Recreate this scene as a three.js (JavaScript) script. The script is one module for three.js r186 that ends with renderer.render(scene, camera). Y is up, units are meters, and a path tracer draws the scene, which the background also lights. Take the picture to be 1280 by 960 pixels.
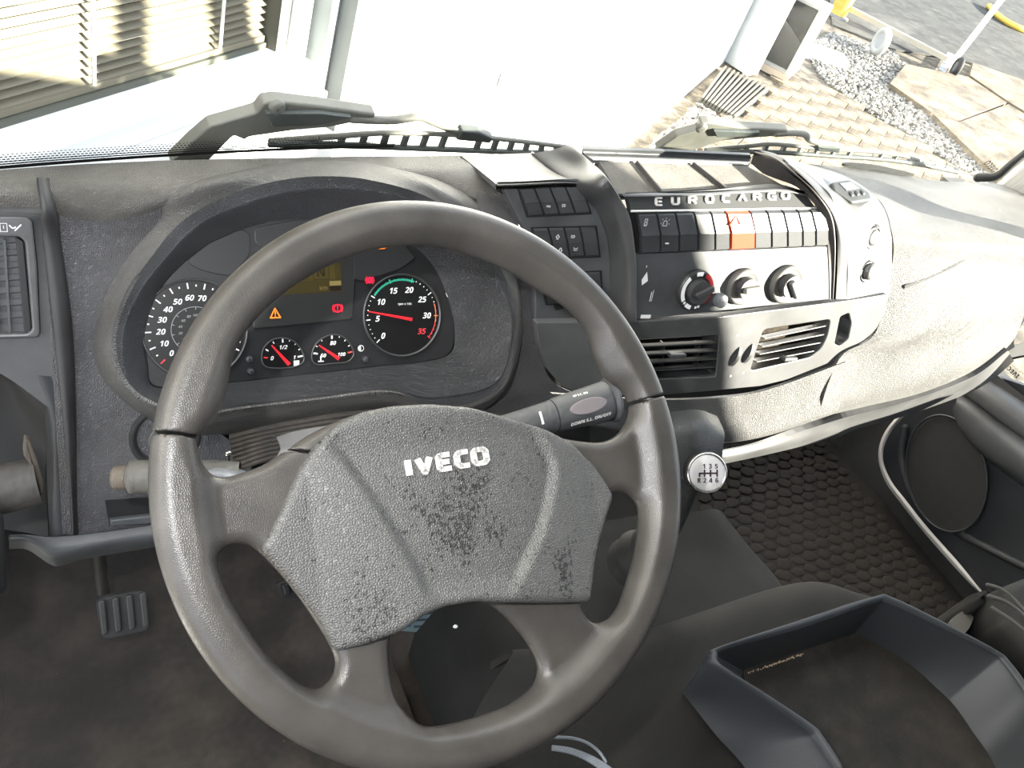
import * as THREE from 'three';
import { mergeGeometries, toCreasedNormals } from 'three/addons/utils/BufferGeometryUtils.js';
import { RoundedBoxGeometry } from 'three/addons/geometries/RoundedBoxGeometry.js';
import { ImprovedNoise } from 'three/addons/math/ImprovedNoise.js';

// ---------------------------------------------------------------- camera, sky, sun, exposure
const scene = new THREE.Scene();
const V = (x, y, z) => new THREE.Vector3(x, y, z);
const EYE = V(-0.288, 1.293, 0.366), FOC = 1059;                       // metres from the cab floor; focal length in pixels of a 1280 x 960 frame
const camX = V(0.8654, 0.3031, 0.3986), camD = V(-0.0772, -0.7066, 0.7034), camF = V(0.4951, -0.6395, -0.5881);   // right, down, forward of the camera held tilted
const camera = new THREE.PerspectiveCamera(2 * Math.atan(480 / FOC) * 180 / Math.PI, 4 / 3, 0.02, 200);
camera.position.copy(EYE);
camera.quaternion.setFromRotationMatrix(new THREE.Matrix4().makeBasis(camX.clone(), camD.clone().negate(), camF.clone().negate()));
scene.add(camera);
const renderer = new THREE.WebGLRenderer({ antialias: true });
renderer.toneMapping = THREE.LinearToneMapping;
renderer.toneMappingExposure = 1.3;
renderer.shadowMap.enabled = true;
scene.background = new THREE.Color().setRGB(2.35, 2.6, 2.95);
const SUN = V(0.8, 0.29, 0.6).normalize();
const sun = new THREE.DirectionalLight(new THREE.Color().setRGB(1, 0.93, 0.8), 35);
sun.position.copy(SUN).multiplyScalar(20); sun.castShadow = true; sun.shadow.radius = 1.6;
Object.assign(sun.shadow.camera, { left: -12, right: 12, top: 12, bottom: -12, near: 1, far: 50 });
sun.shadow.mapSize.set(4096, 4096);
scene.add(sun); scene.add(sun.target);
const flash = new THREE.PointLight(0xffffff, 1.7);                   // the small flash of the photographer's camera
flash.position.copy(EYE).addScaledVector(camX, -0.085).addScaledVector(camD, -0.075).addScaledVector(camF, 0.01);
flash.castShadow = true; flash.shadow.radius = 0.5;
scene.add(flash);

// ---------------------------------------------------------------- helpers: random, surveying, geometry
let seed = 7;
const rnd = () => { seed = (seed * 1664525 + 1013904223) >>> 0; return seed / 4294967296; };
const noise = new ImprovedNoise();
const ray = (px, py) => camF.clone().addScaledVector(camX, (px - 640) / FOC).addScaledVector(camD, (py - 480) / FOC);
const T = (px, py, t) => EYE.clone().addScaledVector(ray(px, py), t);
const along = (px, py, k, value) => { const d = ray(px, py); return EYE.clone().addScaledVector(d, (value - EYE[k]) / d[k]); };
const Y = (px, py, y) => along(px, py, 'y', y), X = (px, py, x) => along(px, py, 'x', x), Z = (px, py, z) => along(px, py, 'z', z);
class Plane {                                                          // a flat working face: yaw about the vertical, tilt upwards
  constructor(p, yaw, tilt) {
    const a = yaw * Math.PI / 180, b = tilt * Math.PI / 180;
    this.p = p.clone(); this.n = V(Math.sin(a) * Math.cos(b), Math.sin(b), Math.cos(a) * Math.cos(b));
    this.u = V(Math.cos(a), 0, -Math.sin(a)); this.v = this.n.clone().cross(this.u); this.yaw = yaw; this.tilt = tilt;
  }
  off(h) { return new Plane(this.p.clone().addScaledVector(this.n, h), this.yaw, this.tilt); }
  turned(deg) { const q = new Plane(this.p, this.yaw, this.tilt); q.u.applyAxisAngle(q.n, deg * Math.PI / 180); q.v.applyAxisAngle(q.n, deg * Math.PI / 180); return q; }
  at(px, py, h = 0) { const d = ray(px, py); const t = (this.n.dot(this.p.clone().sub(EYE)) + h) / this.n.dot(d); return EYE.clone().addScaledVector(d, t); }
  loc(px, py, h = 0) { const q = this.at(px, py, h).sub(this.p); return new THREE.Vector2(q.dot(this.u), q.dot(this.v)); }
  pt(a, b, h = 0) { return this.p.clone().addScaledVector(this.u, a).addScaledVector(this.v, b).addScaledVector(this.n, h); }
  matrix(a = 0, b = 0, h = 0) { return new THREE.Matrix4().makeBasis(this.u, this.v, this.n).setPosition(this.pt(a, b, h)); }
}
const D = Math.PI / 180;
const lerp = THREE.MathUtils.lerp, clamp = THREE.MathUtils.clamp, smooth = THREE.MathUtils.smoothstep;
const v2 = (a, b) => new THREE.Vector2(a, b);
function curve2(pts, n, closed = true) {                               // smooth 2D outline through points
  const c = new THREE.CatmullRomCurve3(pts.map((p) => V(p.x, p.y, 0)), closed, 'centripetal');
  const r = c.getPoints(n).map((p) => v2(p.x, p.y)); if (closed) r.pop(); return r;
}
function rounded(pts, r) {                                             // polygon with rounded corners
  const out = [], n = pts.length;
  pts.forEach((p, i) => {
    const a = pts[(i + n - 1) % n], b = pts[(i + 1) % n], da = a.clone().sub(p), db = b.clone().sub(p);
    const k = Math.min(r, da.length() * 0.45, db.length() * 0.45); da.setLength(k); db.setLength(k);
    for (let j = 0; j <= 4; j++) { const t = j / 4; out.push(v2(0, 0).addScaledVector(p.clone().add(da), (1 - t) ** 2).addScaledVector(p, 2 * t * (1 - t)).addScaledVector(p.clone().add(db), t * t)); }
  });
  return out;
}
function boxUV(g) {                                                    // uv in metres, by the axis each face looks along most
  g = g.index ? g.toNonIndexed() : g;
  const p = g.attributes.position, uv = new Float32Array(p.count * 2), a = V(0, 0, 0), b = V(0, 0, 0), c = V(0, 0, 0);
  for (let i = 0; i < p.count; i += 3) {
    a.fromBufferAttribute(p, i); b.fromBufferAttribute(p, i + 1); c.fromBufferAttribute(p, i + 2);
    const n = b.clone().sub(a).cross(c.clone().sub(a)), ax = Math.abs(n.x), ay = Math.abs(n.y), az = Math.abs(n.z);
    [a, b, c].forEach((q, k) => { const s = ax > ay && ax > az ? [q.z, q.y] : ay > az ? [q.x, q.z] : [q.x, q.y]; uv[(i + k) * 2] = s[0]; uv[(i + k) * 2 + 1] = s[1]; });
  }
  g.setAttribute('uv', new THREE.BufferAttribute(uv, 2)); return g;
}
function plain(g) { g = g.index ? g.toNonIndexed() : g; for (const k of Object.keys(g.attributes)) if (!['position', 'normal', 'uv'].includes(k)) g.deleteAttribute(k); if (!g.attributes.uv) g = boxUV(g); return g; }
const merge = (list) => mergeGeometries(list.map(plain));
// a plate cut to an outline (plane coordinates), front face at height `lift`, going back by `depth`, front edges bevelled
function plate(pl, pts, { depth = 0.01, bevel = 0.0015, lift = 0, holes = [], seg = 2 } = {}) {
  const s = new THREE.Shape(THREE.ShapeUtils.isClockWise(pts) ? pts.slice().reverse() : pts);
  for (const h of holes) s.holes.push(new THREE.Path(THREE.ShapeUtils.isClockWise(h) ? h : h.slice().reverse()));
  const g = new THREE.ExtrudeGeometry(s, { depth: Math.max(1e-4, depth - bevel * 2), bevelEnabled: bevel > 0, bevelThickness: bevel, bevelSize: bevel, bevelOffset: -bevel, bevelSegments: seg, steps: 1, curveSegments: 6 });
  g.translate(0, 0, lift - depth + bevel); g.applyMatrix4(pl.matrix()); return g;
}
const px2 = (pl, list, h = 0) => list.map(([a, b]) => pl.loc(a, b, h));
const plateAt = (pl, list, o = {}) => plate(pl, o.smooth ? curve2(px2(pl, list, o.lift ?? 0), o.smooth) : o.round ? rounded(px2(pl, list, o.lift ?? 0), o.round) : px2(pl, list, o.lift ?? 0), o);
function resample(row, n, closed, sharp) {
  if (sharp) { const out = []; for (let i = 0; i <= n; i++) { const f = i / n * (row.length - 1), k = Math.min(row.length - 2, Math.floor(f)); out.push(row[k].clone().lerp(row[k + 1], f - k)); } return out; }
  const c = new THREE.CatmullRomCurve3(row, closed, 'catmullrom', 0.5), out = [];
  for (let i = 0; i <= n; i++) out.push(c.getPoint(closed ? (i / n) % 1 : i / n));
  return out;
}
// a smooth skin through rows of points, `thick` metres deep, with closed edges
function skin(rows, nu, nv, { closed = false, thick = 0.006, sharpV = false, sharpU = false } = {}) {
  const R = rows.map((r) => resample(r, nu, closed, sharpU)), cols = [];
  for (let i = 0; i <= nu; i++) cols.push(resample(R.map((r) => r[i]), nv, false, sharpV));
  const P = (i, j) => cols[i][j], N = [], idx = [], pos = [], nor = [], uv = [];
  let flip = 0;
  for (let i = 0; i <= nu; i++) { N.push([]); for (let j = 0; j <= nv; j++) {
    const i0 = closed && i === 0 ? nu - 1 : Math.max(0, i - 1), i1 = closed && i === nu ? 1 : Math.min(nu, i + 1);
    const n = P(i1, j).clone().sub(P(i0, j)).cross(P(i, Math.min(nv, j + 1)).clone().sub(P(i, Math.max(0, j - 1)))).normalize();
    N[i].push(n); flip += n.dot(EYE.clone().sub(P(i, j)).normalize());
  } }
  const s = flip < 0 ? -1 : 1, W = nv + 1, L = [];
  for (let i = 0; i <= nu; i++) { let len = 0; for (let j = 0; j <= nv; j++) {
    if (j) len += P(i, j).distanceTo(P(i, j - 1));
    N[i][j].multiplyScalar(s); pos.push(P(i, j)); nor.push(N[i][j]);
    L[j] = i ? L[j] + P(i, j).distanceTo(P(i - 1, j)) : 0; uv.push(L[j], len);
  } }
  const quad = (a, b, c, d) => s > 0 ? idx.push(a, b, c, a, c, d) : idx.push(a, c, b, a, d, c);
  for (let i = 0; i < nu; i++) for (let j = 0; j < nv; j++) quad(i * W + j, (i + 1) * W + j, (i + 1) * W + j + 1, i * W + j + 1);
  if (thick > 0) {
    const base = pos.length;
    for (let i = 0; i <= nu; i++) for (let j = 0; j <= nv; j++) { pos.push(P(i, j).clone().addScaledVector(N[i][j], -thick)); nor.push(N[i][j].clone().negate()); uv.push(uv[(i * W + j) * 2], uv[(i * W + j) * 2 + 1]); }
    for (let i = 0; i < nu; i++) for (let j = 0; j < nv; j++) quad(base + i * W + j, base + i * W + j + 1, base + (i + 1) * W + j + 1, base + (i + 1) * W + j);
    const edge = (ids, fl) => { for (let k = 0; k + 1 < ids.length; k++) { const a = ids[k], b = ids[k + 1], q = pos.length, m = pos[b].clone().sub(pos[a]).cross(nor[a]).normalize().multiplyScalar(fl * s);
      for (const v of [a, b, b + base, a + base]) { pos.push(pos[v].clone()); nor.push(m); uv.push(uv[v * 2], uv[v * 2 + 1]); } fl > 0 ? quad(q, q + 3, q + 2, q + 1) : quad(q, q + 1, q + 2, q + 3); } };
    const seq = (n, f) => Array.from({ length: n + 1 }, (_, k) => f(k));
    edge(seq(nu, (i) => i * W), 1); edge(seq(nu, (i) => i * W + nv), -1);
    if (!closed) { edge(seq(nv, (j) => j), -1); edge(seq(nv, (j) => nu * W + j), 1); }
  }
  const g = new THREE.BufferGeometry();
  g.setAttribute('position', new THREE.Float32BufferAttribute(pos.flatMap((p) => [p.x, p.y, p.z]), 3));
  g.setAttribute('normal', new THREE.Float32BufferAttribute(nor.flatMap((p) => [p.x, p.y, p.z]), 3));
  g.setAttribute('uv', new THREE.Float32BufferAttribute(uv, 2)); g.setIndex(idx); return g;
}
// smooth surface of an implicit solid (negative inside)
function nets(f, lo, hi, cell) {
  const n = ['x', 'y', 'z'].map((k) => Math.ceil((hi[k] - lo[k]) / cell) + 1), [nx, ny, nz] = n, F = new Float32Array(nx * ny * nz);
  const id = (i, j, k) => (k * ny + j) * nx + i;
  for (let k = 0; k < nz; k++) for (let j = 0; j < ny; j++) for (let i = 0; i < nx; i++) F[id(i, j, k)] = f(lo.x + i * cell, lo.y + j * cell, lo.z + k * cell);
  const vert = new Int32Array(nx * ny * nz).fill(-1), pos = [], nor = [], idx = [];
  const ed = [[0, 1], [2, 3], [4, 5], [6, 7], [0, 2], [1, 3], [4, 6], [5, 7], [0, 4], [1, 5], [2, 6], [3, 7]], h = cell * 0.5;
  for (let k = 0; k + 1 < nz; k++) for (let j = 0; j + 1 < ny; j++) for (let i = 0; i + 1 < nx; i++) {
    const c = []; let m = 0;
    for (let b = 0; b < 8; b++) { c[b] = F[id(i + (b & 1), j + ((b >> 1) & 1), k + (b >> 2))]; if (c[b] < 0) m |= 1 << b; }
    if (m === 0 || m === 255) continue;
    let x = 0, y = 0, z = 0, q = 0;
    for (const [a, b] of ed) if ((c[a] < 0) !== (c[b] < 0)) { const t = c[a] / (c[a] - c[b]); x += lerp(a & 1, b & 1, t); y += lerp((a >> 1) & 1, (b >> 1) & 1, t); z += lerp(a >> 2, b >> 2, t); q++; }
    vert[id(i, j, k)] = pos.length / 3;
    const P = [lo.x + (i + x / q) * cell, lo.y + (j + y / q) * cell, lo.z + (k + z / q) * cell]; pos.push(...P);
    const g = V(f(P[0] + h, P[1], P[2]) - f(P[0] - h, P[1], P[2]), f(P[0], P[1] + h, P[2]) - f(P[0], P[1] - h, P[2]), f(P[0], P[1], P[2] + h) - f(P[0], P[1], P[2] - h)).normalize(); nor.push(g.x, g.y, g.z);
  }
  for (let k = 1; k + 1 < nz; k++) for (let j = 1; j + 1 < ny; j++) for (let i = 1; i + 1 < nx; i++) {
    const a = F[id(i, j, k)] < 0;
    for (const [d, e1, e2] of [[id(1, 0, 0), id(0, 1, 0), id(0, 0, 1)], [id(0, 1, 0), id(0, 0, 1), id(1, 0, 0)], [id(0, 0, 1), id(1, 0, 0), id(0, 1, 0)]]) {
      const o = id(i, j, k); if (a === F[o + d] < 0) continue;
      const q = [vert[o], vert[o - e1], vert[o - e1 - e2], vert[o - e2]]; if (q.some((v) => v < 0)) continue;
      a ? idx.push(q[0], q[1], q[2], q[0], q[2], q[3]) : idx.push(q[0], q[2], q[1], q[0], q[3], q[2]);
    }
  }
  const g = new THREE.BufferGeometry();
  g.setAttribute('position', new THREE.Float32BufferAttribute(pos, 3)); g.setAttribute('normal', new THREE.Float32BufferAttribute(nor, 3));
  const uv = []; for (let i = 0; i < pos.length; i += 3) uv.push(pos[i], pos[i + 1]);
  g.setAttribute('uv', new THREE.Float32BufferAttribute(uv, 2)); g.setIndex(idx); return g;
}
function polySDF(pts) {                                                // signed distance to an outline, negative inside
  return (x, y) => {
    let d = 1e9, inside = false;
    for (let i = 0, j = pts.length - 1; i < pts.length; j = i++) {
      const a = pts[j], b = pts[i], ex = b.x - a.x, ey = b.y - a.y, wx = x - a.x, wy = y - a.y, t = clamp((wx * ex + wy * ey) / (ex * ex + ey * ey), 0, 1);
      d = Math.min(d, (wx - ex * t) ** 2 + (wy - ey * t) ** 2);
      if (a.y > y !== b.y > y && x < (b.x - a.x) * (y - a.y) / (b.y - a.y) + a.x) inside = !inside;
    }
    return inside ? -Math.sqrt(d) : Math.sqrt(d);
  };
}
function gridded(f, lo, hi, step) {                                    // the same looked up from a grid
  const nx = Math.ceil((hi - lo) / step) + 1, G = new Float32Array(nx * nx);
  for (let j = 0; j < nx; j++) for (let i = 0; i < nx; i++) G[j * nx + i] = f(lo + i * step, lo + j * step);
  return (x, y) => { const a = clamp((x - lo) / step, 0, nx - 1.001), b = clamp((y - lo) / step, 0, nx - 1.001), i = a | 0, j = b | 0, s = a - i, t = b - j, o = j * nx + i; return lerp(lerp(G[o], G[o + 1], s), lerp(G[o + nx], G[o + nx + 1], s), t); };
}
const smax = (a, b, k) => { const h = Math.max(k - Math.abs(a - b), 0) / k; return Math.max(a, b) + h * h * k * 0.25; };
const smin = (a, b, k) => -smax(-a, -b, k);
function tube(pts, r, n = 24, m = 10, caps = true) {
  const c = new THREE.CatmullRomCurve3(pts, false, 'centripetal'), list = [new THREE.TubeGeometry(c, n, r, m, false)];
  if (caps) for (const p of [pts[0], pts[pts.length - 1]]) { const s = new THREE.SphereGeometry(r, m, 6); s.translate(p.x, p.y, p.z); list.push(s); }
  return merge(list);
}
function beam(a, b, w, h, up = V(0, 1, 0), bevel = 0) {                 // a bar from a to b
  const d = b.clone().sub(a), L = d.length(); d.normalize(); const s = up.clone().cross(d).normalize(), q = d.clone().cross(s);
  const g = bevel ? new RoundedBoxGeometry(w, h, L, 2, bevel) : new THREE.BoxGeometry(w, h, L);
  g.applyMatrix4(new THREE.Matrix4().makeBasis(s, q, d).setPosition(a.clone().add(b).multiplyScalar(0.5))); return g;
}
function lathe(profile, a, dir, n = 32) {                              // profile: [radius, distance along dir] from point a
  const g = new THREE.LatheGeometry(profile.map(([r, h]) => v2(Math.max(r, 1e-5), h)), n);
  g.applyQuaternion(new THREE.Quaternion().setFromUnitVectors(V(0, 1, 0), dir.clone().normalize())); g.translate(a.x, a.y, a.z); return g;
}
const box = (x0, x1, y0, y1, z0, z1) => { const g = new THREE.BoxGeometry(x1 - x0, y1 - y0, z1 - z0); g.translate((x0 + x1) / 2, (y0 + y1) / 2, (z0 + z1) / 2); return boxUV(g); };

// ---------------------------------------------------------------- things, parts, names
const used = {};
const numbered = (n) => { const k = (used[n] = (used[n] ?? -1) + 1); return k ? `${n}_${String(k).padStart(3, '0')}` : n; };
class Thing {
  constructor(name, label, category, { group, kind, base } = {}) {
    this.o = new THREE.Group(); this.o.name = numbered(name); this.meshes = []; this.base = base;
    if (label) this.o.userData.label = label; if (category) this.o.userData.category = category;
    if (group) this.o.userData.group = group; if (kind) this.o.userData.kind = kind;
  }
  part(name, geo, mat, parent, label) {
    const m = new THREE.Mesh(geo, mat); m.name = name; m.castShadow = m.receiveShadow = true; if (label) m.userData.label = label;
    (parent ?? this.o).add(m); this.meshes.push(m); return m;
  }
  end() {
    const b = new THREE.Box3(); for (const m of this.meshes) { m.geometry.computeBoundingBox(); b.union(m.geometry.boundingBox); }
    const c = this.base ?? V((b.min.x + b.max.x) / 2, b.min.y, (b.min.z + b.max.z) / 2), done = new Set();
    for (const m of this.meshes) if (!done.has(m.geometry)) { done.add(m.geometry); m.geometry.translate(-c.x, -c.y, -c.z); }
    this.o.position.copy(c); scene.add(this.o); return this.o;
  }
}
function solo(name, label, category, geo, mat, o = {}) {               // a thing or a piece of the setting that is one mesh
  geo.computeBoundingBox(); const b = geo.boundingBox, c = V((b.min.x + b.max.x) / 2, b.min.y, (b.min.z + b.max.z) / 2); geo.translate(-c.x, -c.y, -c.z);
  const m = new THREE.Mesh(geo, mat); m.name = numbered(name); m.position.copy(c); m.castShadow = m.receiveShadow = true;
  if (label) m.userData.label = label; if (category) m.userData.category = category; if (o.group) m.userData.group = o.group; if (o.kind) m.userData.kind = o.kind;
  scene.add(m); return m;
}

// ---------------------------------------------------------------- materials
function dataTex(n, f, srgb) {
  const d = new Uint8Array(n * n * 4);
  for (let y = 0; y < n; y++) for (let x = 0; x < n; x++) { const c = f(x / n, y / n), o = (y * n + x) * 4; for (let k = 0; k < 3; k++) d[o + k] = clamp((Array.isArray(c) ? c[k] : c) * 255, 0, 255); d[o + 3] = 255; }
  const t = new THREE.DataTexture(d, n, n); t.wrapS = t.wrapT = THREE.RepeatWrapping; t.magFilter = t.minFilter = THREE.LinearFilter; if (srgb) t.colorSpace = THREE.SRGBColorSpace; t.needsUpdate = true; return t;
}
const tileN = (u, v, s, z) => {                                        // noise that repeats over the unit square
  const a = u * s, b = v * s, N = (x, y) => noise.noise(x + 0.37, y + 0.71, z);
  return lerp(lerp(N(a, b), N(a - s, b), u), lerp(N(a, b - s), N(a - s, b - s), u), v);
};
function cells(u, v, n, sd) {                                          // distance to the nearest and second nearest scattered point
  const x = u * n, y = v * n, i = Math.floor(x), j = Math.floor(y); let d1 = 9, d2 = 9;
  for (let a = -1; a < 2; a++) for (let b = -1; b < 2; b++) {
    const ci = ((i + a) % n + n) % n, cj = ((j + b) % n + n) % n, h1 = Math.sin(ci * 127.1 + cj * 311.7 + sd) * 43758.5453, h2 = Math.sin(ci * 269.5 + cj * 183.3 + sd) * 43758.5453;
    const dx = i + a + (h1 - Math.floor(h1)) - x, dy = j + b + (h2 - Math.floor(h2)) - y, d = Math.hypot(dx, dy);
    if (d < d1) { d2 = d1; d1 = d; } else if (d < d2) d2 = d;
  }
  return [d1, d2];
}
const leather = dataTex(256, (u, v) => { const [a, b] = cells(u, v, 26, 3); return clamp((b - a) * 1.6, 0, 0.8) + 0.15 * (tileN(u, v, 40, 2) + 0.5); });
const stipple = dataTex(256, (u, v) => 0.5 + 0.5 * tileN(u, v, 60, 5) + 0.3 * tileN(u, v, 110, 9));
const wearMap = dataTex(512, (u, v) => { const n = tileN(u, v, 5, 1) + 0.5 * tileN(u, v, 11, 4) + 0.25 * tileN(u, v, 37, 8); return 0.86 + 0.2 * n; }, true);
const dirtMap = dataTex(512, (u, v) => { const n = tileN(u, v, 4, 21) + 0.6 * tileN(u, v, 13, 24) + 0.35 * tileN(u, v, 51, 28), s = tileN(u, v, 90, 31); const k = clamp(0.62 + 0.5 * n + (s > 0.55 ? 0.6 : 0), 0.2, 1); return [k, k * 0.95, k * 0.88]; }, true);
const rep = (t, s) => { const c = t.clone(); c.repeat.set(s, s); c.needsUpdate = true; return c; };
const lin = (r, g = r, b = r) => new THREE.Color().setRGB(r, g, b);
const M = (color, roughness, o = {}) => new THREE.MeshStandardMaterial({ color, roughness, ...o });
const grain = { bumpMap: rep(leather, 18), bumpScale: 0.0013, map: rep(wearMap, 2.2) };
const fine = { bumpMap: rep(stipple, 14), bumpScale: 0.0002, map: rep(wearMap, 2.2) };
const dashM = M(lin(0.12, 0.117, 0.122), 0.4, grain), lowM = M(lin(0.105, 0.103, 0.1), 0.5, grain), topBounceM = M(lin(0.17, 0.162, 0.145), 0.42, grain), cowlBounceM = M(lin(0.14, 0.135, 0.126), 0.4, grain), smoothM = M(lin(0.105, 0.106, 0.108), 0.42, fine);  // top pad and cowl colours lightened and warmed to stand in for facade bounce
const lipM = M(lin(0.075, 0.075, 0.08), 0.5, grain), panelM = M(lin(0.085, 0.09, 0.095), 0.42, fine), archM = M(lin(0.08, 0.08, 0.083), 0.36, fine), taupeM = M(lin(0.085, 0.078, 0.074), 0.5, fine);
const switchM = M(lin(0.055, 0.058, 0.062), 0.4, fine), blackM = M(lin(0.012), 0.6), rubberM = M(lin(0.02), 0.75, fine), gapM = M(lin(0.006), 0.9);
const rimM = M(lin(0.07, 0.065, 0.059), 0.36, { bumpMap: rep(leather, 26), bumpScale: 0.0001, map: rep(wearMap, 4) });
const chromeM = M(lin(0.85), 0.16, { metalness: 1 }), satinM = M(lin(0.72, 0.7, 0.67), 0.35, { metalness: 0.25 }), whiteM = M(lin(0.8), 0.5);
const floorM = M(lin(0.05, 0.043, 0.038), 0.85, { map: rep(dirtMap, 1.6), bumpMap: rep(stipple, 6), bumpScale: 0.0008 });
const coverM = M(lin(0.018, 0.018, 0.016), 0.9, { map: rep(dirtMap, 1.3), bumpMap: rep(stipple, 10), bumpScale: 0.0006 });
const shellM = M(lin(0.16, 0.16, 0.155), 0.8, fine), redM = M(lin(0.75, 0.02, 0.03), 0.35, { emissive: lin(0.5, 0.01, 0.02), emissiveIntensity: 0.35 });
function canvasTex(w, h, draw) {
  const c = document.createElement('canvas'); c.width = w; c.height = h; const x = c.getContext('2d'); draw(x, w, h);
  const t = new THREE.CanvasTexture(c); t.colorSpace = THREE.SRGBColorSpace; t.magFilter = t.minFilter = THREE.LinearFilter; t.needsUpdate = true; return t;
}
// printed marks: a thin film on a face, `w` x `h` metres
function print(pl, a, b, w, h, draw, { lift = 0.0004, color = 0xffffff, glow = 0, rot = 0, res = 256 } = {}) {
  const t = canvasTex(res, Math.max(8, Math.round(res * h / w)), (x, W, H) => { x.clearRect(0, 0, W, H); x.fillStyle = x.strokeStyle = '#fff'; x.lineCap = 'round'; x.lineJoin = 'round'; x.textAlign = 'center'; x.textBaseline = 'middle'; draw(x, W, H); });
  const m = new THREE.MeshStandardMaterial({ color, alphaMap: null, map: t, transparent: true, alphaTest: 0.35, roughness: 0.6 });
  if (glow) { m.emissive = new THREE.Color(color); m.emissiveIntensity = glow; }
  const g = new THREE.PlaneGeometry(w, h); g.rotateZ(rot * D); g.applyMatrix4(pl.matrix(a, b, lift)); return [g, m];
}
function strokes(lines, w, d, bevel = 0) {                              // raised letters made of bars; unit grid scaled by the caller
  const list = [];
  for (const l of lines) for (let i = 0; i + 1 < l.length; i++) {
    const [x0, y0] = l[i], [x1, y1] = l[i + 1], L = Math.hypot(x1 - x0, y1 - y0), g = new THREE.BoxGeometry(L + w * 0.02, w, d); g.rotateZ(Math.atan2(y1 - y0, x1 - x0)); g.translate((x0 + x1) / 2, (y0 + y1) / 2, d / 2); list.push(g);
    if (i) { const c = new THREE.CylinderGeometry(w / 2, w / 2, d, 12); c.rotateX(Math.PI / 2); c.translate(x0, y0, d / 2); list.push(c); }
  }
  return merge(list);
}

// ---------------------------------------------------------------- working faces of the cab
const WHEEL = V(0, 0.80, 0), WH = new Plane(WHEEL, 0, 55.9);
const CL = new Plane(T(502, 395, 1.0), -2, 38), LIP = CL.off(0.045);
const DF = new Plane(T(70, 300, 0.79), 0, 24);
const CS = new Plane(T(867, 362, 1.1), -3, 20);
const SW = new Plane(T(690, 250, 1.0), -6, 22);
const ES = new Plane(CS.at(900, 263), -3, 42), GR = new Plane(ES.at(880, 238), -2, 72);
const VT = new Plane(CS.at(900, 400), -3, 14);
const GB = new Plane(V(0.74, 0.77, -0.28), -8, 25);
const DOOR = new Plane(V(1.36, 0.5, -0.1), -90, 0);                    // the passenger door's inner face; its n looks to the left
DOOR.n = V(-1, 0, 0); DOOR.u = V(0, 0, 1); DOOR.v = V(0, 1, 0);
const wsZ = (x) => -0.535 + 0.148 * (x - 0.6) ** 2;                    // the foot of the bowed windscreen, at y = 0.80
const topAt = (px, py, y = 0.8) => Y(px, py, y);

// ---------------------------------------------------------------- the setting: cab shell
{
  const S = (n, g, m = shellM) => solo(n, null, null, g, m, { kind: 'structure' });
  S('floor', box(-0.56, 1.46, -0.06, 0, -0.62, 1.06), floorM);
  S('wall_front', box(-0.56, 1.46, 0, 0.4, -0.68, -0.62), coverM);
  S('ceiling', box(-0.56, 1.46, 1.62, 1.68, -0.28, 1.06));
  S('wall_rear', box(-0.56, 1.46, 0, 1.62, 1.0, 1.06));
  S('wall_left', merge([box(-0.56, -0.5, 0, 1.62, 0.7, 1.0), box(-0.56, -0.5, 1.5, 1.62, -0.3, 0.7), box(-0.56, -0.5, 0, 0.7, -0.62, -0.3)]));
  const pb = new THREE.ExtrudeGeometry(new THREE.Shape([[-0.434, 0], [-0.434, 0.98], [-0.458, 1.16], [-0.458, 1.62], [-1.0, 1.62], [-1.0, 0]].map(([a, b]) => v2(a, b))), { depth: 0.06, bevelEnabled: false }), pillarB = boxUV(pb.rotateY(Math.PI / 2).translate(1.4, 0, 0));
  S('wall_right', merge([pillarB, box(1.4, 1.46, 1.44, 1.62, -0.34, 0.46), box(1.4, 1.46, 0, 0.5, -0.62, 0.46), box(1.4, 1.46, 0.5, 0.68, 0.06, 0.46), box(1.4, 1.46, 0.5, 0.74, -0.62, -0.36)]), M(lin(0.04), 0.8, fine));
}
solo('pillar_1', null, null, beam(V(1.43, 0.7, -0.5), V(1.39, 1.64, -0.19), 0.07, 0.09, V(0, 0, 1), 0.015), M(lin(0.3, 0.29, 0.28), 0.7, fine), { kind: 'structure' });
solo('pillar_2', null, null, beam(V(-0.545, 0.66, -0.42), V(-0.52, 1.64, -0.19), 0.07, 0.09, V(0, 0, 1), 0.015), M(lin(0.3, 0.29, 0.28), 0.7, fine), { kind: 'structure' });
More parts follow.
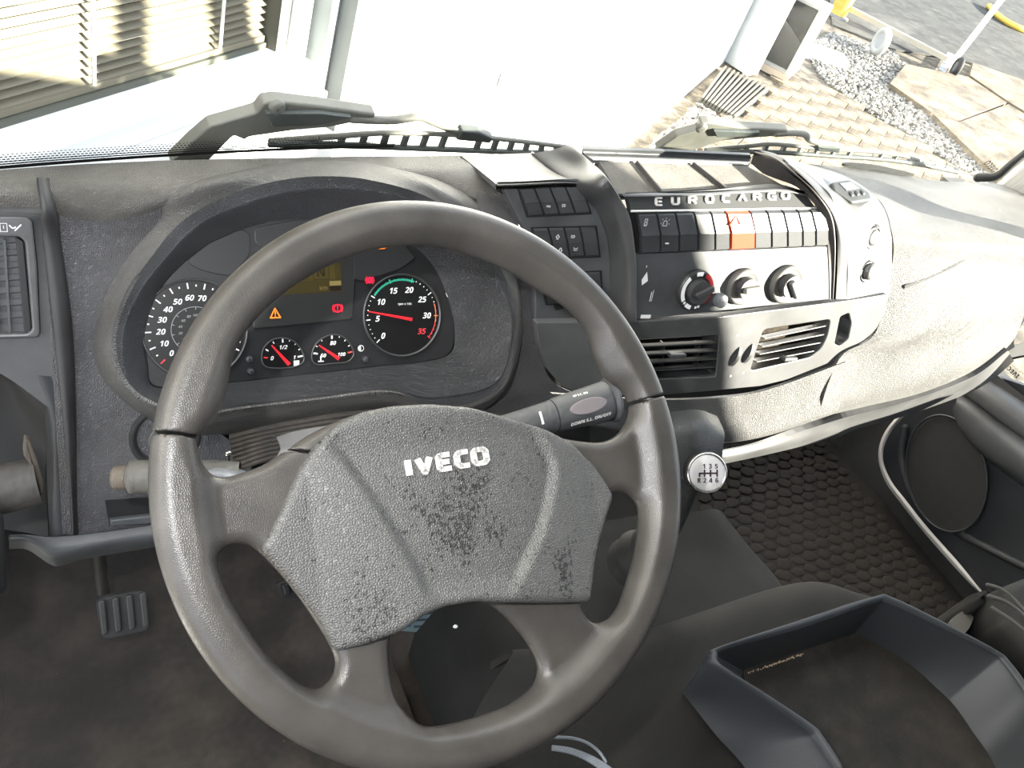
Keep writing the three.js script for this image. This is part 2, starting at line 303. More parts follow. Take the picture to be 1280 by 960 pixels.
// windscreen
{
  const t = new Thing('window_1', null, null, { kind: 'structure' });
  const row = (y, dx) => [-0.5, -0.2, 0.1, 0.4, 0.8, 1.1, 1.4].map((x) => V(0.45 + (x - 0.45) * dx, y, wsZ(x) + (y - 0.8) * 0.36 ));
  const glass = new THREE.MeshPhysicalMaterial({ color: lin(0.96, 0.98, 0.97), roughness: 0, transmission: 1, thickness: 0, ior: 1.45, specularIntensity: 0.6 });
  t.part('pane', skin([row(0.775, 1), row(1.0, 0.99), row(1.3, 0.96), row(1.62, 0.93)], 28, 8, { thick: 0 }), glass);
  // printed dots along the foot of the glass
  const dots = canvasTex(1024, 64, (x, W, H) => { x.clearRect(0, 0, W, H); x.fillStyle = '#0a0a0a'; x.fillRect(0, H - 8, W, 8); for (let j = 0; j < 6; j++) for (let i = 0; i < 171; i++) { x.beginPath(); x.arc(i * 6 + (j % 2) * 3, H - 10 - j * 9, (4.1 - j * 0.42) * 0.9, 0, 7); x.fill(); } });
  dots.wrapS = THREE.RepeatWrapping;
  const dm = new THREE.MeshStandardMaterial({ map: dots, transparent: true, alphaTest: 0.5, roughness: 0.6 });
  const band = (x0, x1, h) => {
    const g = skin([0.793, 0.793 + h * 0.5, 0.793 + h].map((y) => Array.from({ length: 9 }, (_, i) => V(lerp(x0, x1, i / 8), y, wsZ(lerp(x0, x1, i / 8)) + (y - 0.8) * 0.36 + 0.002))), 24, 3, { thick: 0 });
    const uv = g.attributes.uv, p = g.attributes.position; for (let i = 0; i < uv.count; i++) uv.setXY(i, (p.getX(i) - x0) / 0.62, (p.getY(i) - 0.793) / h); return g;
  };
  t.part('dotted_border', band(-0.5, 0.12, 0.022), dm);
  t.part('seal', tube([[1222, 222], [1246, 220], [1264, 206], [1302, 176]].map(([a, b], i) => T(a, b, 1.53 - i * 0.02)), 0.008, 20, 8), rubberM, null, 'black rubber edge of the windscreen');
  const et = new Plane(V(1.16, 0.83, wsZ(1.16) + 0.03), -9, -20);
  const [g, m] = print(et, et.loc(1238, 208).x, et.loc(1238, 208).y, 0.062, 0.016, (x, W, H) => { x.translate(W / 2, H / 2); x.scale(-1, 1); x.font = 'bold 66px sans-serif'; x.fillText('IVECO', 0, 0); }, { color: 0x040404, rot: -22 });
  t.part('etched_mark', g, m);
  t.end();
}

// ---------------------------------------------------------------- steering wheel
{
  const t = new Thing('steering_wheel', 'worn grey four-spoke steering wheel with padded hub, in front of the gauges', 'steering wheel', { base: WHEEL.clone() });
  const L = (list, h = 0) => px2(WH, list, h);
  const top = curve2(L([[246, 548], [252, 575], [264, 590], [280, 595], [302, 590], [330, 580], [361, 560], [395, 538], [433, 521], [472, 510], [523, 508], [575, 512], [626, 525], [681, 540], [729, 550], [762, 550], [783, 536], [791, 512], [782, 488], [763, 470], [750, 448], [739, 417], [716, 387], [672, 356], [626, 329], [584, 314], [555, 307], [520, 304], [499, 305], [463, 311], [428, 323], [392, 341], [357, 364], [329, 389], [306, 417], [292, 445], [287, 474], [281, 502], [263, 530]]), 220);
  const left = curve2(L([[272, 699], [283, 684], [299, 679], [316, 682], [332, 695], [352, 716], [376, 746], [402, 784], [418, 812], [423, 832], [417, 850], [402, 861], [386, 860], [358, 842], [330, 814], [303, 775], [282, 738]]), 110);
  const right = curve2(L([[757, 628], [773, 615], [789, 616], [801, 628], [803, 647], [799, 683], [789, 722], [774, 761], [761, 776], [748, 779], [736, 770], [730, 752], [735, 718], [745, 671]]), 100);
  const bottom = curve2(L([[492, 796], [520, 772], [547, 752], [583, 744], [606, 750], [630, 766], [653, 789], [670, 813], [679, 837], [674, 855], [641, 881], [599, 897], [560, 906], [532, 908], [514, 896], [498, 872], [490, 832]]), 110);
  const S = [top, left, right, bottom].map((p) => gridded(polySDF(p), -0.236, 0.236, 0.002));
  const body = (x, y, z) => {
    const r = Math.hypot(x, y); let s = r - 0.2245;
    for (const h of S) s = smax(s, -h(x, y), 0.006);
    const rim = smooth(r, 0.178, 0.2), th = lerp(0.0095, 0.0145, rim), zc = lerp(-0.008, 0, rim);
    const q = Math.max(s + th, 0), dz = Math.abs(z - zc);
    return s + th > 0 ? Math.hypot(q, dz) - th : Math.max(dz - th, s);
  };
  const la = WH.loc(189, 541), lb = WH.loc(247, 548), ra = WH.loc(827, 494), rb = WH.loc(786, 505);
  const side = (a, b) => { const d = b.clone().sub(a).normalize(); return (x, y) => d.x * (y - a.y) - d.y * (x - a.x); };
  const sl = side(la, lb), sr = side(rb, ra), cut = (x, y) => { const q = x < 0 ? sl(x, y) : sr(x, y); return y < -0.02 ? -0.1 : y > 0.12 ? 0.1 : q; };
  const lo = V(-0.235, -0.235, -0.026), hi = V(0.235, 0.235, 0.024), put = (g) => { g.applyMatrix4(WH.matrix()); return g; };
  const cellsize = 0.0026;
  t.part('rim', put(nets((x, y, z) => Math.max(body(x, y, z), cut(x, y) + 0.0009), lo, hi, cellsize)), rimM);
  t.part('hand_grip', put(nets((x, y, z) => Math.max(body(x, y, z), 0.0009 - cut(x, y)), V(lo.x, -0.03, lo.z), hi, cellsize)), rimM, null, 'upper rim grip between two seams');
  // hub pad
  const pad = rounded(L([[417, 818], [398, 778], [358, 726], [322, 686], [346, 639], [370, 585], [390, 555], [414, 532], [444, 518], [480, 511], [523, 509], [575, 513], [626, 525], [673, 539], [708, 555], [736, 580], [752, 602], [762, 621], [752, 651], [738, 699], [729, 753], [660, 753], [605, 752], [583, 751], [547, 757], [520, 768], [495, 788], [457, 805]]), 0.004);
  const sp = gridded(polySDF(pad), -0.2, 0.2, 0.002), inner = gridded(polySDF(curve2(L([[398, 555], [420, 587], [458, 642], [502, 717], [520, 752], [560, 775], [610, 772], [636, 735], [650, 707], [669, 669], [681, 628], [687, 583], [676, 556], [650, 525], [540, 490], [450, 500]]), 160)), -0.2, 0.2, 0.002);
  const vTop = WH.loc(540, 545).y, vLow = WH.loc(600, 740).y;
  const wl0 = WH.loc(398, 555, 0.012), wl1 = WH.loc(515, 740, 0.012), wd = wl1.clone().sub(wl0).normalize();
  const padTop = (x, y) => { const wing = Math.max(0, wd.x * (y - wl0.y) - wd.y * (x - wl0.x) < 0 ? -(wd.x * (y - wl0.y) - wd.y * (x - wl0.x)) : 0); const k = smooth(-inner(x, y), 0, 0.011) * (1 - smooth(y, vTop - 0.012, vTop + 0.022)) * smooth(y, vLow - 0.014, vLow + 0.018); return 0.011 + 0.012 * (1 - Math.min(1, (x * x) / 0.0144)) - 0.006 * k - 0.05 * Math.max(0, y - 0.045) - 0.09 * smooth(wing, 0.0, 0.02) * wing; };
  const padF = (x, y, z) => smax(smax(sp(x, y) - Math.min(0, (z - 0.012) * 0.12), z - padTop(x, y), 0.008), -0.02 - z, 0.002);
  const g = put(nets(padF, V(-0.16, -0.14, -0.024), V(0.17, 0.115, 0.032), 0.0024));
  const uv = g.attributes.uv; for (let i = 0; i < uv.count; i++) uv.setXY(i, uv.getX(i) / 0.36 + 0.5, uv.getY(i) / 0.36 + 0.5);
  const wc = [WH.loc(575, 640, 0.015), WH.loc(462, 772, 0.015), WH.loc(698, 712, 0.015)];
  const wear = dataTex(1024, (u, v) => {
    const x = (u - 0.5) * 0.36, y = (v - 0.5) * 0.36, b = noise.noise(x * 60, y * 45, 3), f = noise.noise(x * 330, y * 230, 8) + 0.6 * noise.noise(x * 800, y * 500, 12);
    const G2 = (c, a, b2) => Math.exp(-((x - c.x) ** 2 / a + (y - c.y) ** 2 / b2)), inMid = G2(wc[0], 0.0016, 0.0016), low = G2(wc[1], 0.0005, 0.0006), lw = G2(wc[2], 0.0002, 0.0006);
    const k = smooth(f + b * 0.6 + 0.8 * (inMid + low * 0.8 + lw * 0.7), 0.5, 1.0) * 0.42; return 0.94 - k + 0.05 * f;
  }, true);
  const padM = M(lin(0.09, 0.089, 0.086), 0.4, { map: wear, bumpMap: rep(leather, 7), bumpScale: 0.0005 });
  t.part('hub_pad', g, padM, null, 'hub pad with scuffed centre');
  // raised chrome letters
  const b0 = WH.loc(509, 597, 0.017), b1 = WH.loc(612, 580, 0.017), ang = Math.atan2(b1.y - b0.y, b1.x - b0.x) / D, LP = new Plane(WH.pt(b0.x, b0.y), 0, 55.9).turned(ang);
  const H = 0.0145, w = 0.27, len = b1.distanceTo(b0), unit = len / 4.05;
  const glyph = { I: [[[0.14, 0.1], [0.14, 0.9]]], V: [[[0.08, 0.88], [0.36, 0.13], [0.66, 0.88]]], E: [[[0.68, 0.87], [0.22, 0.87], [0.14, 0.78], [0.14, 0.22], [0.22, 0.13], [0.68, 0.13]], [[0.14, 0.5], [0.62, 0.5]]], C: [[[0.7, 0.87], [0.28, 0.87], [0.14, 0.72], [0.14, 0.28], [0.28, 0.13], [0.7, 0.13]]], O: [[[0.5, 0.87], [0.24, 0.87], [0.13, 0.74], [0.13, 0.26], [0.24, 0.13], [0.62, 0.13], [0.75, 0.26], [0.75, 0.74], [0.62, 0.87], [0.45, 0.87]]] };
  let at = 0; for (const [c, adv] of [['I', 0.5], ['V', 0.92], ['E', 0.88], ['C', 0.86], ['O', 0.9]]) { const q = strokes(glyph[c], w, 0.18); q.scale(unit, H, H); q.translate(at * unit, 0, 0); at += adv;
    q.applyMatrix4(LP.matrix(0, 0, 0)); const cc = V(0, 0, 0); q.computeBoundingBox(); q.boundingBox.getCenter(cc); const e = cc.clone().sub(WHEEL); const hh = padTop(e.dot(WH.u), e.dot(WH.v)) - 0.0004; q.translate(WH.n.x * hh, WH.n.y * hh, WH.n.z * hh); t.part('letter', q, satinM); }
  t.part('column_boss', lathe([[0.001, 0], [0.055, 0], [0.06, 0.03], [0.05, 0.09], [0.001, 0.09]], WH.pt(0, 0.0, -0.11), WH.n, 32), rubberM);
  t.end();
}

// ---------------------------------------------------------------- dashboard body
{
  const t = new Thing('dashboard', 'wide dark grey grained dashboard under the windscreen, glovebox side in sun', 'dashboard');
  const DI = DF.off(-0.004);
  // top pad on the driver's side, back to the windscreen
  const t0 = [[-70, 218], [0, 212], [100, 205], [213, 200], [262, 199], [350, 197], [480, 195], [575, 194], [622, 192]].map(([a, b]) => { const p = topAt(a, b, 0.795); return p; });
  const t1 = [[-70, 236], [0, 236], [100, 230], [205, 228], [262, 222], [350, 216], [480, 213], [600, 212], [664, 214]].map(([a, b]) => topAt(a, b, 0.8));
  const t2 = [[-70, 254], [0, 254], [70, 256], [138, 259], [202, 255], [312, 234], [480, 224], [610, 250], [690, 270]].map(([a, b], i) => topAt(a, b, i > 4 ? 0.785 : 0.788));
  const t3 = [[-70, 284], [0, 284], [60, 286], [134, 292], [198, 270], [312, 242], [480, 230], [612, 262], [690, 310]].map(([a, b], i) => i < 4 || i > 7 ? DI.at(a, b, -0.012) : topAt(a, b, 0.765));
  t.part('top_pad', skin([t0, t1, t2, t3], 48, 14), topBounceM);
  // face left of the gauges, down to the lower lip
  const lf = [[262, 0.2], [300, 0], [380, 0], [470, 0], [560, 0], [640, 0], [668, 0]].map(([y], k) => [0, 0.25, 0.5, 0.75, 1].map((f) => lerp(56 + (y - 300) * 0.06, [262, 206, 146, 146, 300, 320, 330][k], f)).map((x) => k === 0 ? topAt(x, 256, 0.785) : DF.at(x, y, k === 1 ? -0.002 : 0)));
  t.part('driver_panel', skin(lf, 20, 30), dashM);
  t.part('lower_lip', skin([[[11, 668], [34, 668], [62, 671], [95, 669], [150, 662], [240, 648], [320, 634]].map(([a, b]) => DF.at(a, b, 0.004)), [[11, 676], [34, 677], [62, 695], [76, 696], [114, 688], [240, 668], [320, 652]].map(([a, b]) => DF.at(a, b, 0.006)), [[11, 686], [34, 687], [64, 706], [80, 706], [118, 696], [240, 676], [320, 660]].map(([a, b]) => DF.at(a, b, -0.05))], 30, 10, { thick: 0.004 }), panelM);
  t.part('corner_panel', skin([[[-90, 262], [-20, 262], [54, 266]].map(([a, b]) => topAt(a, b, 0.783)), [[-90, 300], [-20, 300], [58, 300]].map(([a, b]) => DF.at(a, b, -0.004)), [[-90, 430], [-20, 430], [70, 430]].map(([a, b]) => DF.at(a, b, -0.003)), [[-90, 456], [-10, 462], [75, 520]].map(([a, b]) => DF.at(a, b, -0.004))], 14, 30), smoothM);
  t.part('corner_recess', skin([[[-90, 458], [0, 464], [40, 495], [90, 530]].map(([a, b]) => DF.at(a, b, -0.006)), [[-90, 480], [0, 485], [30, 520], [58, 560]].map(([a, b]) => DF.at(a, b, -0.09)), [[-90, 660], [-20, 660], [30, 665], [60, 672]].map(([a, b]) => DF.at(a, b, -0.09))], 14, 20), M(lin(0.022), 0.7, fine));  // recess coloured near black to stand in for its shade
  t.part('corner_edge', skin([[[40, 470], [56, 520], [58, 600], [62, 672]].map(([a, b]) => DF.at(a, b, -0.05)), [[44, 470], [62, 520], [66, 600], [64, 672]].map(([a, b]) => DF.at(a, b, -0.005)), [[70, 470], [82, 520], [88, 600], [92, 672]].map(([a, b]) => DF.at(a, b, -0.004))], 20, 10), M(lin(0.04, 0.042, 0.045), 0.5, fine));
  const rib = [[[45, 222], [57, 222]], [[50, 262], [66, 262]], [[53, 300], [73, 302]], [[64, 400], [87, 400]], [[76, 510], [92, 510]], [[86, 613], [93, 613]], [[89, 668], [95, 668]]].map((r, k) => { const f = ([a, b], h) => k === 0 ? topAt(a, b, 0.812 + h * 0.6) : k === 1 ? DF.at(a, b, 0.028 + h) : DF.at(a, b, 0.012 + h * 0.9); return [f(r[0], -0.016), f(r[0], 0), f([(r[0][0] + r[1][0]) / 2, r[0][1]], 0.002), f(r[1], -0.003), f([r[1][0] + 4, r[1][1]], -0.018)]; });
  t.part('trim_rib', skin(rib, 10, 36, { thick: 0.003, sharpU: true }), M(lin(0.038, 0.037, 0.038), 0.55, fine), null, 'dark upright rib between vent and gauges');
  t.part('open_pocket', plateAt(DF, [[131, 626], [188, 622], [200, 655], [136, 657]], { depth: 0.004, bevel: 0.001, lift: 0.002 }), gapM);
  t.part('pocket_lip', plateAt(DF, [[137, 650], [200, 643], [202, 654], [138, 658]], { depth: 0.008, bevel: 0.002, lift: 0.008 }), panelM);
  // cowl round the gauges: ring of base, crest, lip, throat
  const dA = [[176, 520], [128, 478], [112, 430], [122, 370], [148, 313], [176, 272], [222, 232], [314, 208], [400, 199], [480, 206], [565, 232], [628, 290], [652, 365], [650, 440], [622, 500], [560, 530], [480, 522], [400, 530], [307, 541], [230, 545]];
  const dM = [[178, 508], [140, 472], [128, 430], [142, 372], [170, 314], [198, 271], [248, 233], [328, 212], [402, 204], [476, 210], [552, 236], [616, 294], [647, 368], [646, 440], [622, 494], [556, 520], [484, 506], [400, 514], [307, 526], [235, 533]];
  const dB = [[180, 500], [150, 468], [141, 420], [158, 366], [182, 330], [225, 278], [280, 246], [340, 227], [403, 220], [468, 226], [542, 250], [604, 302], [641, 374], [642, 440], [620, 488], [552, 510], [488, 490], [400, 499], [307, 510], [240, 518]];
  const dC = [[182, 496], [158, 466], [156, 412], [178, 362], [208, 323], [252, 280], [312, 254], [368, 240], [418, 237], [476, 243], [536, 262], [594, 310], [634, 378], [634, 438], [612, 480], [540, 494], [484, 486], [400, 494], [307, 504], [245, 510]];
  const dD = [[192, 483], [184, 456], [183, 414], [199, 365], [228, 331], [264, 304], [318, 282], [366, 274], [420, 273], [468, 282], [508, 302], [541, 334], [562, 380], [568, 418], [562, 442], [530, 452], [470, 458], [400, 466], [307, 476], [245, 482]];
  const isTop = (i) => i >= 5 && i <= 10, ring = (l, f) => l.map(([a, b], i) => f(a, b, i));
  const A = ring(dA, (a, b, i) => i >= 6 && i <= 10 ? topAt(a, b, 0.789) : DF.at(a, b, i === 11 ? 0.006 : -0.008));
  const Mi = ring(dM, (a, b, i) => i >= 6 && i <= 10 ? topAt(a, b, 0.812) : LIP.at(a, b, i > 11 ? -0.012 : i === 5 ? -0.01 : i === 4 ? -0.013 : -0.014));
  const B = ring(dB, (a, b, i) => LIP.at(a, b, i > 11 && i < 16 ? -0.004 : 0.003)), C = ring(dC, (a, b) => LIP.at(a, b, -0.004)), Dd = ring(dD, (a, b) => CL.at(a, b, -0.002));
  t.part('gauge_cowl', skin([A, Mi, B], 120, 12, { closed: true, thick: 0.003 }), cowlBounceM, null, 'hood swelling round the gauges');
  t.part('cowl_throat', skin([B, B.map((p, i) => p.clone().lerp(C[i], 0.7)), C, C.map((p, i) => p.clone().lerp(Dd[i], 0.45)), Dd], 120, 16, { closed: true, thick: 0.002 }), lipM, null, 'dark inner wall of the gauge hood');
  // face between gauges and switch panel
  const rf = [[[596, 236], [632, 244]], [[606, 280], [652, 292]], [[634, 330], [666, 340]], [[640, 400], [668, 400]], [[634, 450], [676, 446]], [[610, 490], [692, 478]], [[560, 520], [735, 497]], [[520, 545], [800, 512]]].map(([p, q], k) => [p, [(p[0] + q[0]) / 2, (p[1] + q[1]) / 2], q].map(([a, b], i) => k === 0 ? topAt(a, b, 0.79) : DF.at(a, b, 0.004 + (k === 1 ? 0.008 : 0))));
  t.part('knee_panel', skin(rf, 12, 30), dashM);
  t.part('column_surround', skin([[[170, 515], [300, 535], [430, 520], [560, 515], [740, 500]].map(([a, b]) => DF.at(a, b, -0.012)), [[170, 600], [300, 600], [430, 600], [560, 600], [740, 560]].map(([a, b]) => DF.at(a, b, -0.03)), [[170, 665], [300, 645], [430, 640], [560, 630], [780, 600]].map(([a, b]) => DF.at(a, b, -0.02))], 20, 16), M(lin(0.03), 0.7, fine));
  // smooth panel on the crest and the first arch
  const sp = [[[575, 194], [610, 193], [640, 192], [668, 191]].map(([a, b], i) => topAt(a, b, 0.797 + i * 0.006)), [[600, 214], [632, 213], [665, 214], [698, 217]].map(([a, b], i) => topAt(a, b, 0.806 + i * 0.006)), [[621, 231], [655, 230], [700, 228], [728, 229]].map(([a, b], i) => SW.at(a, b, 0.005)), [[622, 234], [656, 233], [700, 231], [728, 232]].map(([a, b], i) => SW.at(a, b, -0.03))];
  t.part('crest_panel', skin(sp, 24, 14), smoothM, null, 'smooth panel with faint embossed symbols');
  const aR = [[713, 181], [737, 201], [757, 221], [775, 249], [788, 276], [794, 318], [795, 358], [795, 402]], aM = [[690, 187], [718, 209], [741, 231], [762, 258], [775, 288], [781, 322], [782, 358], [782, 402]], aL = [[664, 192], [696, 218], [722, 238], [746, 264], [759, 294], [763, 330], [763, 362], [763, 402]];
  const top3 = [[0.815, 0.83, 0.842], [0.824, 0.838, 0.853]], ar = (l, c, h = 0) => l.map(([a, b], k) => k < 2 ? topAt(a, b, top3[k][c] + h) : c === 0 ? SW.at(a, b, 0.002 + h) : CS.at(a, b, (c === 1 ? 0.006 : 0.014) + h + (k === 2 ? 0.002 : 0)));
  const arch = skin([ar(aL, 0, -0.01), ar(aL, 0), ar(aM, 1), ar(aR.map(([a, b]) => [a - 3, b]), 2), ar(aR, 2, -0.002), ar(aR.map(([a, b]) => [a + 1, b]), 2, -0.02)], 40, 24, { thick: 0.003 });
  t.part('arch_trim', arch, archM, null, 'satin arch left of the centre controls');
  // second arch and socket panel
  const bL = [[938, 204], [956, 218], [990, 231], [1006, 243], [1022, 263], [1032, 292], [1036, 330], [1037, 374]], bC = [[943, 189], [968, 196], [994, 217], [1018, 240], [1037, 267], [1043, 298], [1043, 336], [1041, 374]], bR = [[962, 194], [996, 209], [1022, 229], [1041, 252], [1054, 281], [1058, 320], [1058, 348], [1058, 374]];
  const face = [GR, GR, GR, ES, CS, CS, CS, CS], bp = (l, hs, k = 0) => l.map(([a, b], i) => face[i].at(a, b, hs[i] + k));
  const hL = [-0.008, -0.006, -0.001, 0.002, 0.003, 0.003, 0.003, 0.003], hC = [0.022, 0.024, 0.022, 0.02, 0.014, 0.009, 0.006, 0.005], hR = [0.016, 0.018, 0.016, 0.014, 0.009, 0.006, 0.004, 0.003];
  t.part('arch_trim', skin([bp(bL, hL), bp(bL.map(([a, b], i) => [lerp(a, bC[i][0], 0.85), lerp(b, bC[i][1], 0.85)]), hC, -0.002), bp(bC, hC), bp(bC.map(([a, b]) => [a + 3, b]), hC, -0.003)], 40, 12, { thick: 0.004 }), taupeM, null, 'dark arch right of the centre controls');
  const gcol = [[1012, 205], [1062, 222], [1100, 252], [1114, 288], [1115, 330], [1112, 368], [1094, 416], [1050, 447], [1040, 489], [1024, 515]];
  const g0 = gcol.map(([a, b], i) => i === 0 ? topAt(a, b, 0.8) : i === 1 ? topAt(a, b, 0.818) : i === 2 ? topAt(a, b, 0.824) : GB.at(a, b));
  const cR = bp(bR, hR);
  t.part('arch_flank', skin([bp(bC.map(([a, b]) => [a + 2, b]), hC, -0.003), bp(bC.map(([a, b], i) => [lerp(a, bR[i][0], 0.5), lerp(b, bR[i][1], 0.5)]), hC, -0.002), cR], 40, 10, { thick: 0.003 }), smoothM);
  const sRow = [0, 1, 2, 3, 5, 7].map((i, k) => { const a = cR[i], b = g0[[0, 1, 2, 3, 4, 5][k]]; return [a, a.clone().lerp(b, 0.5), b].map((p, j) => j === 0 ? p.clone().add(V(0.001, 0, 0)) : j === 2 ? p.clone().add(V(-0.002, 0, 0)) : p); });
  t.part('socket_panel', skin(sRow, 10, 30), smoothM, null, 'panel that carries the two sockets');
  // glovebox side
  const rows = [
    [g0[0], ...[[1090, 213], [1170, 226], [1240, 229], [1300, 240]].map(([a, b]) => topAt(a, b, 0.8))],
    [g0[2].clone().lerp(g0[0], 0.4), ...[[1116, 232], [1180, 240], [1238, 242], [1300, 252]].map(([a, b]) => topAt(a, b, 0.815))],
    [g0[2], ...[[1140, 262], [1190, 262], [1240, 262], [1300, 272]].map(([a, b]) => topAt(a, b, 0.815))],
    [g0[3], ...[[1152, 292], [1200, 296], [1245, 298], [1300, 302]].map(([a, b]) => GB.at(a, b, -0.002))],
    [g0[4], ...[[1156, 330], [1204, 335], [1248, 336], [1300, 338]].map(([a, b]) => GB.at(a, b, 0.004))],
    [g0[6], ...[[1144, 410], [1196, 398], [1240, 385], [1290, 374]].map(([a, b], i) => GB.at(a, b, i === 3 ? -0.01 : 0.006))],
    [g0[7], ...[[1110, 446], [1170, 434], [1224, 418], [1280, 400]].map(([a, b], i) => GB.at(a, b, i === 3 ? -0.02 : 0.004))],
    [g0[9], ...[[1082, 502], [1150, 486], [1212, 460], [1268, 424]].map(([a, b], i) => GB.at(a, b, i === 3 ? -0.03 : -0.006))],
    [[1028, 521], [1086, 508], [1154, 492], [1214, 468], [1268, 434]].map(([a, b]) => GB.at(a, b, -0.06))];
  t.part('glovebox_lid', skin(rows, 48, 60), M(lin(0.118, 0.117, 0.112), 0.5, grain), null, 'large sunlit glovebox front');
  const crease = [[1130, 358], [1160, 346], [1190, 332], [1216, 316]].map(([a, b]) => GB.at(a, b, 0.0016));
  t.part('crease', tube(crease, 0.004, 16, 8), dashM);
  // lower parts under the vents
  const lowR = [[[690, 492], [760, 497], [830, 500], [900, 497], [960, 487], [1058, 452]], [[700, 508], [760, 514], [830, 520], [900, 522], [960, 514], [1056, 486]], [[720, 530], [780, 540], [840, 552], [900, 554], [960, 545], [1042, 518]]].map((r, k) => r.map(([a, b], i) => i === 5 ? GB.at(a, b, 0.002) : VT.at(a, b, k * 0.003).lerp(GB.at(a, b, 0.002), [0, 0, 0.06, 0.3, 0.85][i])));
  t.part('lower_panel', skin([...lowR, lowR[2].map((p) => p.clone().add(V(0, -0.012, -0.05)))], 30, 16), lowM);
  const eb = [[[880, 568], [955, 553], [1030, 530], [1060, 521], [1130, 503], [1214, 472], [1260, 438]], [[882, 578], [957, 562], [1034, 541], [1064, 531], [1134, 512], [1218, 480], [1264, 446]], [[884, 584], [960, 568], [1040, 548], [1070, 537], [1140, 517], [1222, 486], [1268, 452]]];
  t.part('edge_bar', skin(eb.map((r, q) => r.map(([a, b], i) => VT.at(a, b, 0.002 - [0.005, 0, 0.012][q]).lerp(GB.at(a, b, [-0.02, -0.05, -0.09][q]), [0, 0.05, 0.4, 0.8, 1, 1, 1][i]))), 40, 8, { thick: 0.012 }), smoothM, null, 'moulding along the lower edge');
  t.part('defroster_slot', plate(new Plane(V(0, 0.803, 0), 0, 90), curve2([[1052, 205], [1092, 207], [1142, 219], [1120, 218], [1086, 212], [1056, 207]].map(([a, b]) => { const p = topAt(a, b, 0.803); return v2(p.x, -p.z); }), 40), { depth: 0.004, bevel: 0, lift: 0.002 }), gapM);
  t.part('edge_slot', plateAt(VT, [[936, 541], [966, 534], [966, 537], [938, 544]], { depth: 0.004, lift: 0.008, bevel: 0 }), gapM);
  t.end();
}

